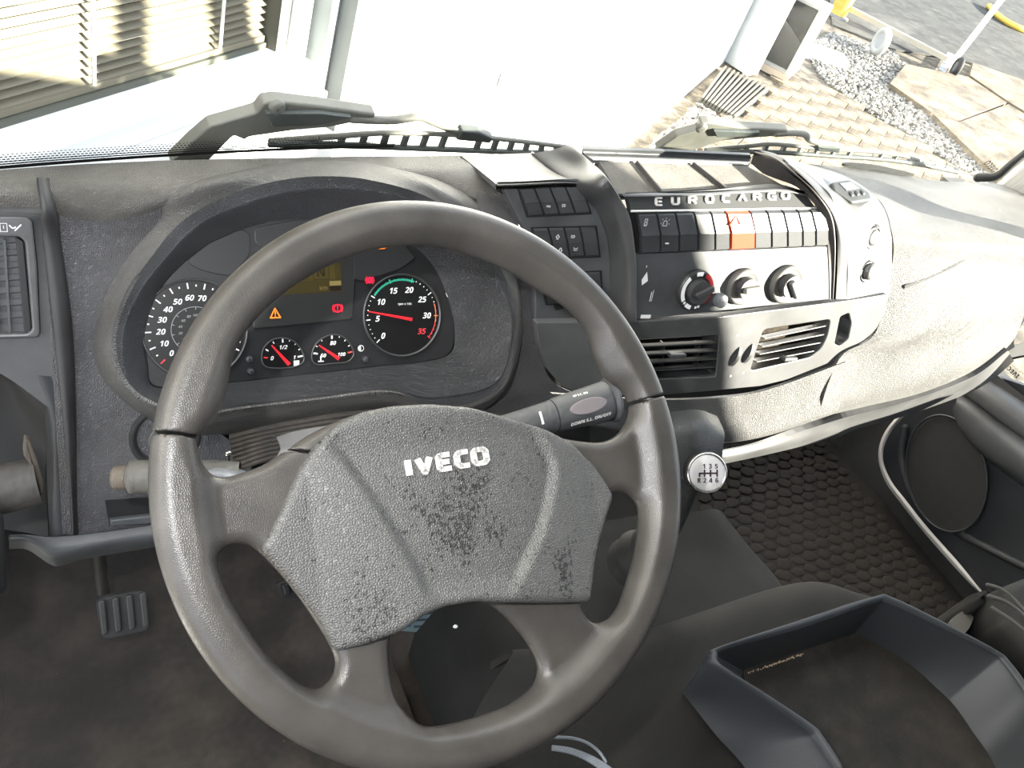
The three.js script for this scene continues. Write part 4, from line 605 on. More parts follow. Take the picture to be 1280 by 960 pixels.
// ---------------------------------------------------------------- centre air vents
{
  const out = [[670, 403], [792, 402], [900, 396], [1060, 376], [1110, 368], [1106, 392], [1094, 414], [1072, 432], [1046, 453], [1000, 471], [950, 483], [830, 494], [735, 496], [704, 484], [684, 462], [674, 436]];
  const h1 = [[770, 426], [899, 419], [895, 471], [790, 475]], h2 = [[954, 412], [1038, 399], [1034, 420], [1026, 436], [1012, 447], [937, 464]], h3 = [[1050, 396], [1061, 391], [1064, 404], [1060, 424], [1049, 433], [1043, 430]];
  const t = new Thing('vent_panel', 'centre air vent panel below the heater knobs, right half in sun', 'air vent');
  const H = (l, r) => rounded(px2(VT, l, 0.004), r);
  t.part('panel', plateAt(VT, out, { depth: 0.012, bevel: 0.0014, lift: 0.004, round: 0.003, holes: [H(h1, 0.004), H(h2, 0.007), H(h3, 0.004)] }), smoothM);
  const backM = M(lin(0.007, 0.0065, 0.006), 0.9, { map: rep(dirtMap, 8) }), dustM = M(lin(0.11, 0.085, 0.055), 0.95, { map: rep(dirtMap, 20), bumpMap: rep(stipple, 30), bumpScale: 0.003 });
  for (const [l, m] of [[h1, backM], [h2, dustM], [h3, gapM]]) t.part('duct', plateAt(VT, l, { depth: 0.003, bevel: 0, lift: m === dustM ? -0.03 : -0.035 }), m);
  for (const l of [h1, h2, h3]) { const P = H(l, 0.005), g = []; for (let i = 0; i < P.length; i++) { const a = P[i], b = P[(i + 1) % P.length]; const q = new THREE.BufferGeometry(); const A = VT.pt(a.x, a.y, 0.002), B = VT.pt(b.x, b.y, 0.002), C = VT.pt(b.x, b.y, -0.035), E2 = VT.pt(a.x, a.y, -0.035); q.setAttribute('position', new THREE.Float32BufferAttribute([A, B, C, A, C, E2].flatMap((v) => [v.x, v.y, v.z]), 3)); q.computeVertexNormals(); g.push(boxUV(q)); } t.part('duct_wall', merge(g), l === h2 ? taupeM : switchM); }
  const slatM = M(lin(0.03), 0.85);
  const slat = (a, b, m) => { const A = VT.at(a[0], a[1], -0.006), B = VT.at(b[0], b[1], -0.006); t.part('slat', beam(A, B, 0.0022, 0.014, VT.n.clone().add(VT.v.clone().multiplyScalar(0.25)).normalize(), 0.0008), m); };
  for (let i = 0; i < 5; i++) slat([770, 433.5 + i * 10.2], [898 - i * 0.9, 427 + i * 10], slatM);
  [[951, 422, 1038, 404], [948, 432, 1035, 415], [945, 441.5, 1032, 425], [941.5, 451, 1026, 435], [938, 460, 1012, 445]].forEach(([a, b, c, d]) => slat([a, b], [c, d], smoothM));
  for (const [x, y, m] of [[845, 443, switchM], [985, 447, smoothM]]) { const g = new RoundedBoxGeometry(0.026, 0.006, 0.012, 2, 0.002), p = VT.loc(x, y); g.applyMatrix4(VT.matrix(p.x, p.y, 0.001)); t.part('vane_grip', g, m); }
  for (const x of [828, 872]) t.part('vane', beam(VT.at(x, 428, -0.022), VT.at(x - 4, 470, -0.022), 0.0016, 0.012, VT.n), switchM);
  for (const [x, y] of [[917, 444], [933, 440]]) {
    const p = VT.loc(x, y), g = new THREE.CylinderGeometry(0.017, 0.017, 0.0055, 28); g.rotateZ(Math.PI / 2); g.scale(1, 1, 0.5); g.rotateZ(-10 * D); g.applyMatrix4(VT.matrix(p.x, p.y, 0.001)); const w = t.part('thumb_wheel', g, switchM);
    for (const [dx, dy] of [[4.5, -25], [-4, 26]]) { const c = new THREE.CircleGeometry(0.0016, 16), s = VT.loc(x + dx, y + dy, 0.0044); c.applyMatrix4(VT.matrix(s.x, s.y, 0.0044)); t.part('dot', c, whiteM, w); }
  }
  t.end();
}
// left air vent
{
  const t = new Thing('air_vent', 'dark square air vent at the far left end of the dashboard', 'air vent');
  const fr = [[-60, 270], [30, 270], [40, 275], [46, 330], [50, 422], [-60, 425]];
  t.part('frame', plateAt(DF, fr, { depth: 0.014, bevel: 0.002, lift: 0.006, round: 0.006, holes: [rounded(px2(DF, [[-50, 296], [24, 296], [31, 302], [40, 412], [34, 417], [-50, 419]], 0.006), 0.004)] }), smoothM);
  t.part('duct', plateAt(DF, [[-55, 292], [32, 292], [44, 420], [-55, 421]], { depth: 0.002, bevel: 0, lift: -0.03 }), gapM);
  t.part('slat_frame', plateAt(DF, [[21, 297], [29, 302], [39, 408], [37, 416], [30, 416], [19, 299]], { depth: 0.012, bevel: 0.001, lift: 0.004 }), blackM);
  for (const [a, b] of [[-42, -34], [-26, -18], [-10, -2], [5, 12]]) t.part('slat', beam(DF.at(a, 298, -0.002), DF.at(b, 416, -0.002), 0.002, 0.008, DF.n), panelM);
  for (let i = 0; i < 7; i++) t.part('vane', beam(DF.at(-50, 310 + i * 15.5, -0.01), DF.at(22 + i * 1.6, 306 + i * 15.5, -0.002), 0.005, 0.006, DF.n), switchM);
  { const p = DF.loc(4, 284, 0.0066), [g, m] = print(DF, p.x, p.y, 0.007, 0.009, (x, W, H) => { x.lineWidth = 26; x.strokeRect(30, 30, W - 60, H - 60); x.fillRect(W / 2 - 14, H * 0.3, 28, H * 0.35); }, { lift: 0.0066, color: 0xbbbbbb }); t.part('symbol', g, m); }
  { const p = DF.loc(19, 284, 0.0066), [g, m] = print(DF, p.x, p.y, 0.012, 0.009, (x, W, H) => { x.lineWidth = 22; x.beginPath(); x.moveTo(30, H * 0.3); x.quadraticCurveTo(W * 0.3, H * 0.75, W * 0.5, H * 0.45); x.stroke(); x.beginPath(); x.moveTo(W * 0.45, H * 0.8); x.lineTo(W * 0.85, H * 0.25); x.stroke(); }, { lift: 0.0066, color: 0xdddddd }); t.part('symbol', g, m); }
  t.end();
}

// ---------------------------------------------------------------- things on and around the dashboard
{
  const t = new Thing('toll_transponder', 'grey toll transponder box stuck on the dashboard top above the two sockets', 'transponder');
  const P = new Plane(topAt(1062, 240, 0.872), -8, 62).turned(-24);
  const o = [[1040, 227], [1062, 224], [1087, 240], [1090, 250], [1066, 254], [1042, 238]];
  t.part('case', plateAt(P, o, { depth: 0.02, bevel: 0.003, lift: 0.004, round: 0.004, seg: 3 }), M(lin(0.05, 0.056, 0.06), 0.5, fine));
  t.part('display', plateAt(P, [[1049, 229], [1063, 227], [1074, 235], [1058, 238]], { depth: 0.002, bevel: 0.0004, lift: 0.005 }), M(lin(0.12, 0.14, 0.15), 0.25));
  for (const [a, b] of [[1064, 243], [1071, 242], [1078, 241]]) { const p = P.loc(a, b, 0.004), g = new THREE.SphereGeometry(0.004, 14, 8); g.scale(1, 1, 0.4); g.applyMatrix4(P.matrix(p.x, p.y, 0.0045)); t.part('button', g, M(lin(0.03, 0.034, 0.036), 0.5)); }
  t.end();
}
{
  const mid = [[[1056, 290], [1114, 286]], [[1058, 340], [1115, 336]]];
  const SP = new Plane(CS.at(1086, 300, 0.002).lerp(GB.at(1086, 300, 0), 0.5), -6, 22); void mid;
  [[1088, 296, 'upper', 'round accessory socket with raised cap, upper of the two right of the heater knobs'], [1082, 338, 'lower', 'round accessory socket with flap half open, lower of the two right of the heater knobs']].forEach(([a, b, k, label]) => {
    const t = new Thing('power_socket', label, 'socket', { group: 'accessory sockets beside the heater panel' }), p = SP.loc(a, b), at = SP.pt(p.x, p.y, -0.004);
    t.part('collar', lathe([[0.019, 0], [0.019, 0.005], [0.016, 0.008], [0.0135, 0.008], [0.0125, 0.003], [0.001, 0.002]], at, SP.n, 36), M(lin(0.028), 0.4));
    const lid = lathe([[0.001, 0.0125], [0.008, 0.0125], [0.0115, 0.011], [0.0125, 0.008], [0.0125, 0.004]], k === 'upper' ? at : SP.pt(p.x, p.y, -0.001), k === 'upper' ? SP.n : SP.n.clone().addScaledVector(SP.u, 0.3), 32);
    t.part('cap', lid, M(lin(0.085, 0.085, 0.082), 0.4));
    const h = new RoundedBoxGeometry(0.011, 0.01, 0.008, 2, 0.002); h.applyMatrix4(SP.matrix(p.x - 0.019, p.y - 0.002, 0.004)); t.part('hinge', h, M(lin(0.05), 0.5));
    const arc = []; for (let i = 0; i <= 16; i++) { const w = (100 + i * 10) * D; arc.push(SP.pt(p.x + Math.cos(w) * 0.0158, p.y + Math.sin(w) * 0.0158, 0.006)); } t.part('strap', tube(arc, 0.0014, 24, 6), rubberM);
    t.end();
  });
}
// stalks on the steering column
{
  const t = new Thing('column_stalk', 'grey light stalk with a worn end cap left of the steering column', 'stalk');
  const a = T(139, 597, 0.755), b = T(300, 592, 0.775), d = b.clone().sub(a);
  const L = d.length(), grey = M(lin(0.1, 0.096, 0.085), 0.5, fine);
  t.part('end_cap', lathe([[0.001, 0], [0.0085, 0.0005], [0.0105, 0.003], [0.011, 0.012], [0.0095, 0.0135]], a, d, 28), M(lin(0.12, 0.098, 0.075), 0.55, fine), null, 'worn brownish end cap');
  t.part('collar', lathe([[0.0095, 0.0125], [0.0145, 0.015], [0.0155, 0.019], [0.015, 0.023]], a, d, 28), grey);
  t.part('shaft', lathe([[0.015, 0.022], [0.0155, 0.05], [0.013, 0.09], [0.011, L]], a, d, 28), grey);
  t.end();
}
{
  const t = new Thing('column_stalk', 'dark grey wiper stalk with oval ribbed pad, printed DOWN, right of the column', 'stalk');
  const a = T(600, 545, 0.77), b = T(765, 499, 0.82), d = b.clone().sub(a), L = d.length(), grey = M(lin(0.085, 0.088, 0.095), 0.42, fine);
  const g = lathe([[0.001, 0], [0.012, 0.001], [0.0145, L * 0.45], [0.0155, L * 0.53]], a, d, 32); t.part('shaft', g, grey);
  t.part('head', lathe([[0.0156, L * 0.535], [0.0165, L * 0.56], [0.0195, L * 0.93], [0.0197, L * 0.95], [0.018, L * 0.952], [0.0185, L * 0.96], [0.0215, L * 0.975], [0.0225, L * 0.99], [0.021, L], [0.001, L]], a, d, 36), grey);
  const dn = d.clone().normalize(), toEye = EYE.clone().sub(a.clone().addScaledVector(d, 0.75)).normalize(), nn = toEye.addScaledVector(dn, -toEye.dot(dn)).normalize();
  const P = new Plane(a.clone().addScaledVector(d, 0.75), 0, 0); P.n = nn; P.u = dn; P.v = nn.clone().cross(dn);
  const oval = []; for (let i = 0; i < 40; i++) { const w = i / 40 * 2 * Math.PI; oval.push(v2(Math.cos(w) * 0.0195, Math.sin(w) * 0.0072)); }
  t.part('oval_pad', plate(P, oval, { depth: 0.008, bevel: 0.0012, lift: 0.0195 }), M(lin(0.2, 0.18, 0.19), 0.7, { bumpMap: rep(stipple, 40), bumpScale: 0.001 }));
  for (const [s, y, x0, w] of [['DOWN S.L. ON/OFF', -0.0112, 0, 0.046], ['UP S.C. ON', 0.011, -0.004, 0.03]]) { const ang = Math.asin(y / 0.018), Q = new Plane(P.p, 0, 0); Q.u = P.u; Q.n = P.n.clone().multiplyScalar(Math.cos(ang)).addScaledVector(P.v, Math.sin(ang)); Q.v = Q.n.clone().cross(Q.u); const [gg, m] = print(Q, x0, 0, w, w * 0.11, (x, W, H) => { x.font = `bold ${H * 0.95}px sans-serif`; x.fillText(s, W / 2, H / 2, W * 0.98); }, { lift: 0.0203, color: 0xdedede, res: 512 }); t.part('lettering', gg, m); }
  { const g2 = new THREE.BoxGeometry(0.0022, 0.012, 0.001); g2.applyMatrix4(new THREE.Matrix4().makeBasis(P.u, P.v, P.n).setPosition(a.clone().addScaledVector(d, 0.41).addScaledVector(P.n, 0.0138).addScaledVector(P.v, 0.001))); t.part('white_mark', g2, whiteM); }
  t.end();
}
// key lock, shroud and bellows behind the wheel
{
  const t = new Thing('column_shroud', 'dark folded bellows and grey shroud of the steering column behind the wheel', 'column shroud');
  const fold = M(lin(0.05, 0.046, 0.045), 0.8, { map: rep(dirtMap, 4) });
  for (let i = 0; i < 8; i++) { const f = i / 7, row = (dy, h) => [[286 + f * 8, 546 + f * 40 + dy], [340 + f * 6, 533 + f * 36 + dy], [420 + f * 10, 519 + f * 40 + dy], [500, 512 + f * 40 + dy]].map(([a, b]) => T(a, b, 0.85 - f * 0.03 + h)); t.part('bellows_fold', skin([row(-3, 0.012), row(0, 0), row(4.4, 0.001)], 20, 6, { thick: 0.003 }), fold); }
  t.part('shroud', skin([[[345, 546], [372, 538], [420, 530]].map(([a, b]) => T(a, b, 0.79)), [[350, 562], [378, 566], [430, 566]].map(([a, b]) => T(a, b, 0.76)), [[330, 590], [360, 600], [430, 610]].map(([a, b]) => T(a, b, 0.74))], 14, 14), M(lin(0.14, 0.14, 0.145), 0.5, fine));
  t.part('stalk_base', skin([[[256, 580], [275, 577], [310, 590]].map(([a, b]) => T(a, b, 0.775)), [[252, 592], [275, 592], [315, 600]].map(([a, b]) => T(a, b, 0.755)), [[252, 612], [275, 614], [315, 616]].map(([a, b]) => T(a, b, 0.77))], 10, 10), M(lin(0.2, 0.21, 0.23), 0.4, fine));
  t.part('pin', lathe([[0.001, 0], [0.003, 0.0005], [0.003, 0.004], [0.0018, 0.005], [0.0018, 0.012], [0.001, 0.012]], T(285, 564, 0.79), V(0.1, -1, 0.1), 16), chromeM);
  t.part('column', lathe([[0.05, 0], [0.055, 0.1], [0.06, 0.3], [0.05, 0.42], [0.001, 0.42]], WH.pt(0, 0, -0.1), WH.n.clone().negate().add(V(0, -0.15, 0)), 32), M(lin(0.025), 0.7, fine));
  t.end();
}
{
  const t = new Thing('ignition_lock', 'round black steering lock collar on the dashboard, half hidden by the wheel rim', 'lock'), p = DF.loc(206, 545), at = DF.pt(p.x, p.y, 0);
  t.part('collar', lathe([[0.036, 0], [0.036, 0.004], [0.033, 0.006], [0.03, 0.004], [0.028, 0.0], [0.001, -0.002]], at, DF.n, 40), rubberM);
  t.part('barrel', lathe([[0.02, 0], [0.019, 0.012], [0.017, 0.014], [0.001, 0.014]], at, DF.n, 32), M(lin(0.06), 0.4));
  t.end();
}
{
  const t = new Thing('grab_handle', 'worn dark grab handle jutting in at the far left below the vent', 'grab handle');
  const a = T(-60, 625, 0.79), b = T(48, 601, 0.82), m = M(lin(0.06, 0.055, 0.05), 0.6, fine);
  t.part('bar', lathe([[0.024, 0], [0.0235, 0.06], [0.022, b.distanceTo(a)]], a, b.clone().sub(a), 28), m);
  const fl = [[30, 548], [38, 552], [48, 580], [55, 606], [52, 622], [46, 612], [40, 586], [28, 568]].map(([x, y]) => [x, y]);
  t.part('flange', plateAt(new Plane(b, 0, 20), fl, { depth: 0.012, bevel: 0.002, lift: 0.004, round: 0.004 }), M(lin(0.085, 0.068, 0.055), 0.7, fine));
  t.end();
}
{
  const P = new Plane(T(0, 700, 0.8), 40, 10);
  solo('door_pocket', 'black rounded pocket edge hanging at the far left edge, above the floor mat', 'door pocket', plateAt(P, [[-70, 640], [8, 640], [11, 700], [12, 735], [6, 746], [-70, 768]], { depth: 0.03, bevel: 0.006, lift: 0, round: 0.01, seg: 3 }), rubberM);
}

// ---------------------------------------------------------------- gear lever, pedals, floor coverings
{
  const t = new Thing('gear_lever', 'gear lever with black knob and round silver cap showing the six-speed pattern', 'gear lever');
  const c = T(883, 591, 1.06), n = V(-0.42, 0.66, 0.62).normalize(), P = new Plane(c, 0, 0); P.n = n; P.u = V(0.865, 0.303, 0.4).addScaledVector(n, -V(0.865, 0.303, 0.4).dot(n)).normalize(); P.v = n.clone().cross(P.u);
  t.part('knob', lathe([[0.001, -0.052], [0.013, -0.05], [0.018, -0.036], [0.0255, -0.016], [0.0265, -0.004], [0.0255, 0.001], [0.001, 0.001]], c, n, 48), M(lin(0.02), 0.35));
  t.part('ring', lathe([[0.0255, -0.001], [0.026, 0.002], [0.0245, 0.0042], [0.0225, 0.003]], c, n, 48), chromeM);
  const cap = t.part('cap', lathe([[0.0226, 0.002], [0.0215, 0.0042], [0.012, 0.0052], [0.001, 0.0054]], c, n, 48), M(lin(0.72, 0.71, 0.73), 0.35, { metalness: 0.3 }), null, 'silver cap');
  const [g, m] = print(P, 0, 0, 0.041, 0.041, (x, W) => { x.lineWidth = 13; const k = W / 256; x.beginPath(); for (const [a, b, c2, d] of [[60, 128, 200, 128], [60, 128, 60, 150], [100, 104, 100, 150], [148, 106, 148, 150], [200, 104, 200, 150]]) { x.moveTo(a * k, b * k); x.lineTo(c2 * k, d * k); } x.stroke(); x.font = `bold ${50 * k}px sans-serif`; [['1', 98, 74], ['3', 146, 74], ['5', 194, 74], ['R', 56, 184], ['2', 102, 184], ['4', 150, 184], ['6', 198, 184]].forEach(([s, a, b]) => x.fillText(s, a * k, b * k)); }, { lift: 0.0058, color: 0x2a1a24 });
  t.part('shift_pattern', g, m, cap);
  const e = T(822, 690, 1.22); t.part('shaft', tube([c.clone().addScaledVector(n, -0.04), c.clone().lerp(e, 0.5).add(V(0, -0.01, 0)), e], 0.011, 20, 12), rubberM);
  const gb = [[0.045, 0], [0.04, 0.02], [0.042, 0.03], [0.03, 0.05], [0.032, 0.06], [0.022, 0.085], [0.014, 0.1], [0.001, 0.102]];
  t.part('gaiter', lathe(gb, e.clone().add(V(0.0, -0.06, -0.02)), V(-0.05, 1, 0.12), 28), M(lin(0.025), 0.65, fine));
  t.end();
}
{
  const t = new Thing('leather_boot', 'dark leather boot drooping under the dashboard above the gear knob', 'boot');
  const r = [[[800, 512], [840, 514], [872, 512], [896, 520]], [[796, 530], [842, 532], [884, 528], [905, 540]], [[800, 556], [846, 556], [884, 552], [904, 556]], [[806, 590], [850, 590], [880, 586], [901, 578]], [[812, 620], [850, 622], [876, 616], [892, 600]]].map((l, k) => l.map(([a, b], i) => T(a, b, 1.13 - [0, 0.03, 0.035, 0.025, 0.0][k] - [0, 0.02, 0.012, -0.02][i])));
  t.part('skin', skin(r, 20, 24), M(lin(0.05, 0.052, 0.054), 0.42, { bumpMap: rep(leather, 16), bumpScale: 0.0004 }));
  t.part('stitched_patch', tube([[843, 562], [860, 556], [875, 548], [878, 551], [866, 560], [848, 567], [843, 562]].map(([a, b]) => T(a, b, 1.092)), 0.0011, 30, 6), M(lin(0.03), 0.6));
  t.end();
}
const pedal = (name, label, cat, l, tt, tilt, arm, ribs) => {
  const c = [0, 1].map((k) => l.reduce((s, p) => s + p[k], 0) / l.length), P = new Plane(T(c[0], c[1], tt), -6, tilt), t = new Thing(name, label, cat, { group: 'pedals' });
  const pad = t.part('pad', plateAt(P, l, { depth: 0.016, bevel: 0.004, lift: 0, round: 0.012, seg: 3 }), rubberM, null, 'ribbed rubber pad');
  for (const r of ribs) t.part('rib', plateAt(P, r, { depth: 0.006, bevel: 0.002, lift: 0.005, round: 0.004 }), M(lin(0.03, 0.029, 0.027), 0.5, fine), pad);
  t.part('arm', tube(arm.map(([a, b, d]) => T(a, b, d)), 0.009, 24, 10), M(lin(0.05, 0.047, 0.042), 0.35, { metalness: 0.5 })); t.end();
};
pedal('clutch_pedal', 'black clutch pedal with four upright rubber ribs, left of the steering wheel', 'pedal', [[118, 748], [184, 737], [190, 788], [128, 802]], 1.2, 42, [[122, 660, 1.16], [124, 700, 1.19], [130, 745, 1.215], [140, 765, 1.215]], [0, 1, 2, 3].map((i) => { const x = 122 + i * 17.2, y = 751 - i * 3.2; return [[x, y], [x + 9, y - 1.5], [x + 13, y + 41], [x + 5, y + 44]]; }));
pedal('brake_pedal', 'small pedal showing through the left opening of the steering wheel', 'pedal', [[343, 728], [420, 722], [424, 752], [352, 748]], 1.3, 42, [[372, 640, 1.24], [376, 690, 1.28], [380, 735, 1.31]], [[[352, 731], [360, 730], [364, 744], [356, 745]]]);
{
  const t = new Thing('floor_mat', 'worn dirty rubber mat on the driver floor under the pedals', 'floor mat');
  const o = [[-0.48, -0.56], [0.14, -0.56], [0.2, -0.3], [0.22, 0.42], [-0.48, 0.42]].map(([a, b]) => v2(a, -b)), P = new Plane(V(0, 0.004, 0), 0, 90);
  t.part('sheet', plate(P, rounded(o, 0.05), { depth: 0.006, bevel: 0.002, lift: 0.004 }), floorM); t.end();
}
solo('paper_scrap', 'tiny white scrap of paper on the floor seen through the lower wheel opening', 'scrap', (() => { const p = T(569, 783, 1.0), g = new THREE.DodecahedronGeometry(0.0032, 0); g.scale(1, 0.5, 0.8); g.translate(p.x, p.y, p.z); return g; })(), whiteM);
{
  const t = new Thing('column_label', 'blue and white printed label under the steering hub, in the lower wheel opening', 'label');
  const P = new Plane(T(512, 772, 0.72), -10, 60), tex = canvasTex(128, 96, (x, W, H) => { x.fillStyle = '#7f97a0'; x.fillRect(0, 0, W, H); x.fillStyle = '#2f62a8'; x.fillRect(10, 14, 36, 60); x.fillStyle = '#3c4a50'; for (let i = 0; i < 5; i++) x.fillRect(56, 16 + i * 14, 60, 5); });
  const l = [[496, 788], [520, 790], [545, 760], [520, 745], [500, 760]], g = plateAt(P, l, { depth: 0.0012, bevel: 0 }), q = P.loc(520, 768), uv = g.attributes.uv, lp = g.clone().applyMatrix4(P.matrix().invert()).attributes.position;
  for (let i = 0; i < uv.count; i++) uv.setXY(i, (lp.getX(i) - q.x) / 0.036 + 0.5, (lp.getY(i) - q.y) / 0.036 + 0.5);
  t.part('sheet', g, M(0xffffff, 0.5, { map: tex })); t.end();
}
// engine hump and covers
{
  const t = new Thing('engine_cover', 'dark carpeted engine cover between the seats, reaching under the dashboard', 'engine cover');
  const R = [[[820, 640, 0.3], [862, 640, 0.3], [892, 636, 0.27], [903, 640, 0.136]], [[800, 700, 0.3], [850, 700, 0.3], [934, 690, 0.26], [944, 694, 0.136]], [[770, 770, 0.31], [840, 772, 0.31], [962, 728, 0.27], [974, 732, 0.136]], [[740, 800, 0.32], [840, 800, 0.32], [985, 770, 0.28], [990, 776, 0.136]]];
  t.part('tunnel', skin(R.map((r) => r.map(([a, b, y]) => Y(a, b, y))).map((r) => [V(0.235, 0.0, r[0].z), V(0.24, r[0].y * 0.9, r[0].z), ...r.slice(0)]), 24, 20, { thick: 0.01 }), M(lin(0.009, 0.0115, 0.0125), 0.95, { bumpMap: rep(stipple, 10), bumpScale: 0.0006, map: rep(dirtMap, 2) }));
  const C = [[[660, 800, 0.06], [760, 792, 0.06], [842, 772, 0.06], [1000, 721, 0.06], [1082, 745, 0.06]], [[640, 812, 0.345], [740, 806, 0.345], [842, 778, 0.345], [1002, 728, 0.345], [1070, 742, 0.33]], [[600, 880, 0.37], [720, 868, 0.37], [850, 850, 0.37], [1010, 800, 0.37], [1150, 800, 0.34]], [[540, 1000, 0.37], [700, 1000, 0.37], [860, 1000, 0.37], [1060, 1000, 0.37], [1300, 960, 0.34]]];
  const rows = C.map((r) => r.map(([a, b, y], i) => Y(a, b, y)));
  rows[0] = rows[1].map((p) => p.clone().add(V(0, -0.19, -0.05)));
  t.part('carpet', skin(rows, 28, 28, { thick: 0.01 }), coverM);
  t.end();
}
{
  const t = new Thing('rubber_mat', 'dark brown passenger floor mat embossed with rounded pebble cells', 'floor mat');
  const P = new Plane(V(0.9, 0.006, -0.2), 0, 90), m = M(lin(0.009, 0.007, 0.005), 0.9, { map: rep(dirtMap, 1.8), bumpMap: rep(stipple, 8), bumpScale: 0.0006 });
  const toe = skin([[V(0.46, 0.40, -0.6), V(0.85, 0.40, -0.6), V(1.37, 0.40, -0.6)], [V(0.46, 0.22, -0.56), V(0.85, 0.22, -0.56), V(1.37, 0.22, -0.56)], [V(0.46, 0.132, -0.46), V(0.85, 0.132, -0.46), V(1.37, 0.132, -0.46)], [V(0.46, 0.13, -0.2), V(0.85, 0.13, -0.2), V(1.37, 0.13, -0.2)], [V(0.46, 0.13, 0.4), V(0.85, 0.13, 0.4), V(1.37, 0.13, 0.4)]], 20, 30, { thick: 0.01 });
  t.part('sheet', toe, m); void P;
  const cm = [M(lin(0.026, 0.019, 0.0135), 0.9, { map: rep(dirtMap, 2.2) }), M(lin(0.021, 0.0155, 0.011), 0.9, { map: rep(dirtMap, 1.7) })], geos = [0, 1, 2].map((k) => { const s = new THREE.SphereGeometry(1, 12, 5, 0, Math.PI * 2, 0, Math.PI / 2), p = s.attributes.position; for (let i = 0; i < p.count; i++) { const a = Math.atan2(p.getZ(i), p.getX(i)), f = 1 + 0.08 * Math.sin(a * (3 + k) + k * 2); p.setXYZ(i, p.getX(i) * f, p.getY(i), p.getZ(i) * f); } s.scale(0.018, 0.003, 0.0117); s.computeVertexNormals(); return s; });
  const base = V(0.88, 0, 0); const cellsL = [];
  for (let j = 0; j < 34; j++) for (let i = 0; i < 28; i++) { const x = 0.5 + i * 0.0385 + (j % 2) * 0.0193 + (rnd() - 0.5) * 0.006, z = -0.45 + j * 0.0226 + (rnd() - 0.5) * 0.004; const d = V(x, 0.13, z).sub(EYE), k = d.dot(camF), px = 640 + d.dot(camX) / k * FOC, py = 480 + d.dot(camD) / k * FOC; if (x < 1.34 && px > 880 && px < 1225 && py > 520 && py < 800) cellsL.push([x, z]); else { rnd(); } }
  t.end(); const o = t.o;
  for (const [x, z] of cellsL.slice(0, 300)) { const c = new THREE.Mesh(geos[Math.floor(rnd() * 3)], cm[rnd() < 0.5 ? 0 : 1]); c.name = 'raised_cell'; c.position.set(x - o.position.x, 0.1298 - o.position.y, z - o.position.z); c.rotation.y = (rnd() - 0.5) * 0.5; const s = 0.9 + rnd() * 0.25; c.scale.set(s, 1, s); c.castShadow = c.receiveShadow = true; o.add(c); } void base;
}
// storage tray
{
  const t = new Thing('storage_tray', 'open dark blue-grey plastic storage tray between the seats, crumbs in its corner', 'tray');
  const y = 0.47, m = M(lin(0.026, 0.029, 0.033), 0.5, { bumpMap: rep(stipple, 14), bumpScale: 0.0002 });
  const rim = [[892, 817], [905, 807], [1000, 777], [1092, 747], [1116, 748], [1184, 781], [1246, 814], [1262, 828], [1284, 858], [1310, 905], [1330, 1010], [1080, 1010], [1050, 958], [1026, 922], [1012, 907], [954, 867], [900, 832]];
  const inn = [[929, 840], [936, 836], [1000, 815], [1058, 797], [1074, 796], [1132, 829], [1176, 868], [1190, 882], [1214, 916], [1240, 956], [1262, 1040], [1010, 1060], [990, 990], [978, 950], [968, 930], [945, 880], [929, 850]];
  const out = [[855, 860], [880, 838], [960, 815], [1080, 780], [1130, 780], [1200, 815], [1280, 860], [1300, 880], [1310, 905], [1330, 950], [1345, 1050], [1010, 1060], [960, 1000], [926, 953], [895, 919], [866, 882], [855, 868]];
  const A = rim.map(([a, b]) => Y(a, b, y)), I = inn.map(([a, b]) => Y(a, b, y - 0.085)), O = A.map((p, i) => { const q = Y(out[i][0], out[i][1], y - 0.09); return i < 3 || i > 10 ? q : p.clone().lerp(q, 0.2).setY(y - 0.09); });
  const ctr = A.reduce((s, p) => s.add(p), V(0, 0, 0)).multiplyScalar(1 / A.length), inw = (p, k) => { const d = ctr.clone().sub(p).setY(0).normalize(); return p.clone().addScaledVector(d, k); };
  const up = (p, k) => p.clone().add(V(0, k, 0));
  t.part('shell', skin([O, O.map((p, i) => p.clone().lerp(up(inw(A[i], -0.004), -0.01), 0.85)), A.map((p) => up(inw(p, -0.004), -0.005)), A.map((p) => up(p, 0.001)), A.map((p) => up(inw(p, 0.007), -0.003)), A.map((p, i) => up(inw(p, 0.009), -0.01).lerp(I[i], 0.06)), I], 140, 30, { closed: true, thick: 0.002 }), m);
  const P = new Plane(V(0, y - 0.083, 0), 0, 90), io = I.map((p) => v2(p.x, -p.z));
  t.part('liner', plate(P, curve2(io, 90), { depth: 0.004, bevel: 0, lift: 0.001 }), M(lin(0.04, 0.036, 0.031), 0.9, { map: rep(dirtMap, 3), bumpMap: rep(stipple, 16), bumpScale: 0.001 }), null, 'worn gritty tray floor');
  const gr = []; for (let i = 0; i < 120; i++) { const f = rnd() ** 0.8, a = Y(931 + f * 72 + rnd() * 3, 841 - f * 25 + rnd() * 2.2, y - 0.0815), g = new THREE.TetrahedronGeometry(0.0006 + rnd() * 0.001); g.rotateX(rnd() * 3); g.rotateY(rnd() * 3); g.translate(a.x, a.y, a.z); gr.push(g); }
  const c = t.part('crumbs', merge(gr), M(lin(0.5, 0.38, 0.26), 0.9)); c.userData.kind = 'stuff'; c.userData.label = 'pale crumbs along the tray edge';
  t.end();
}
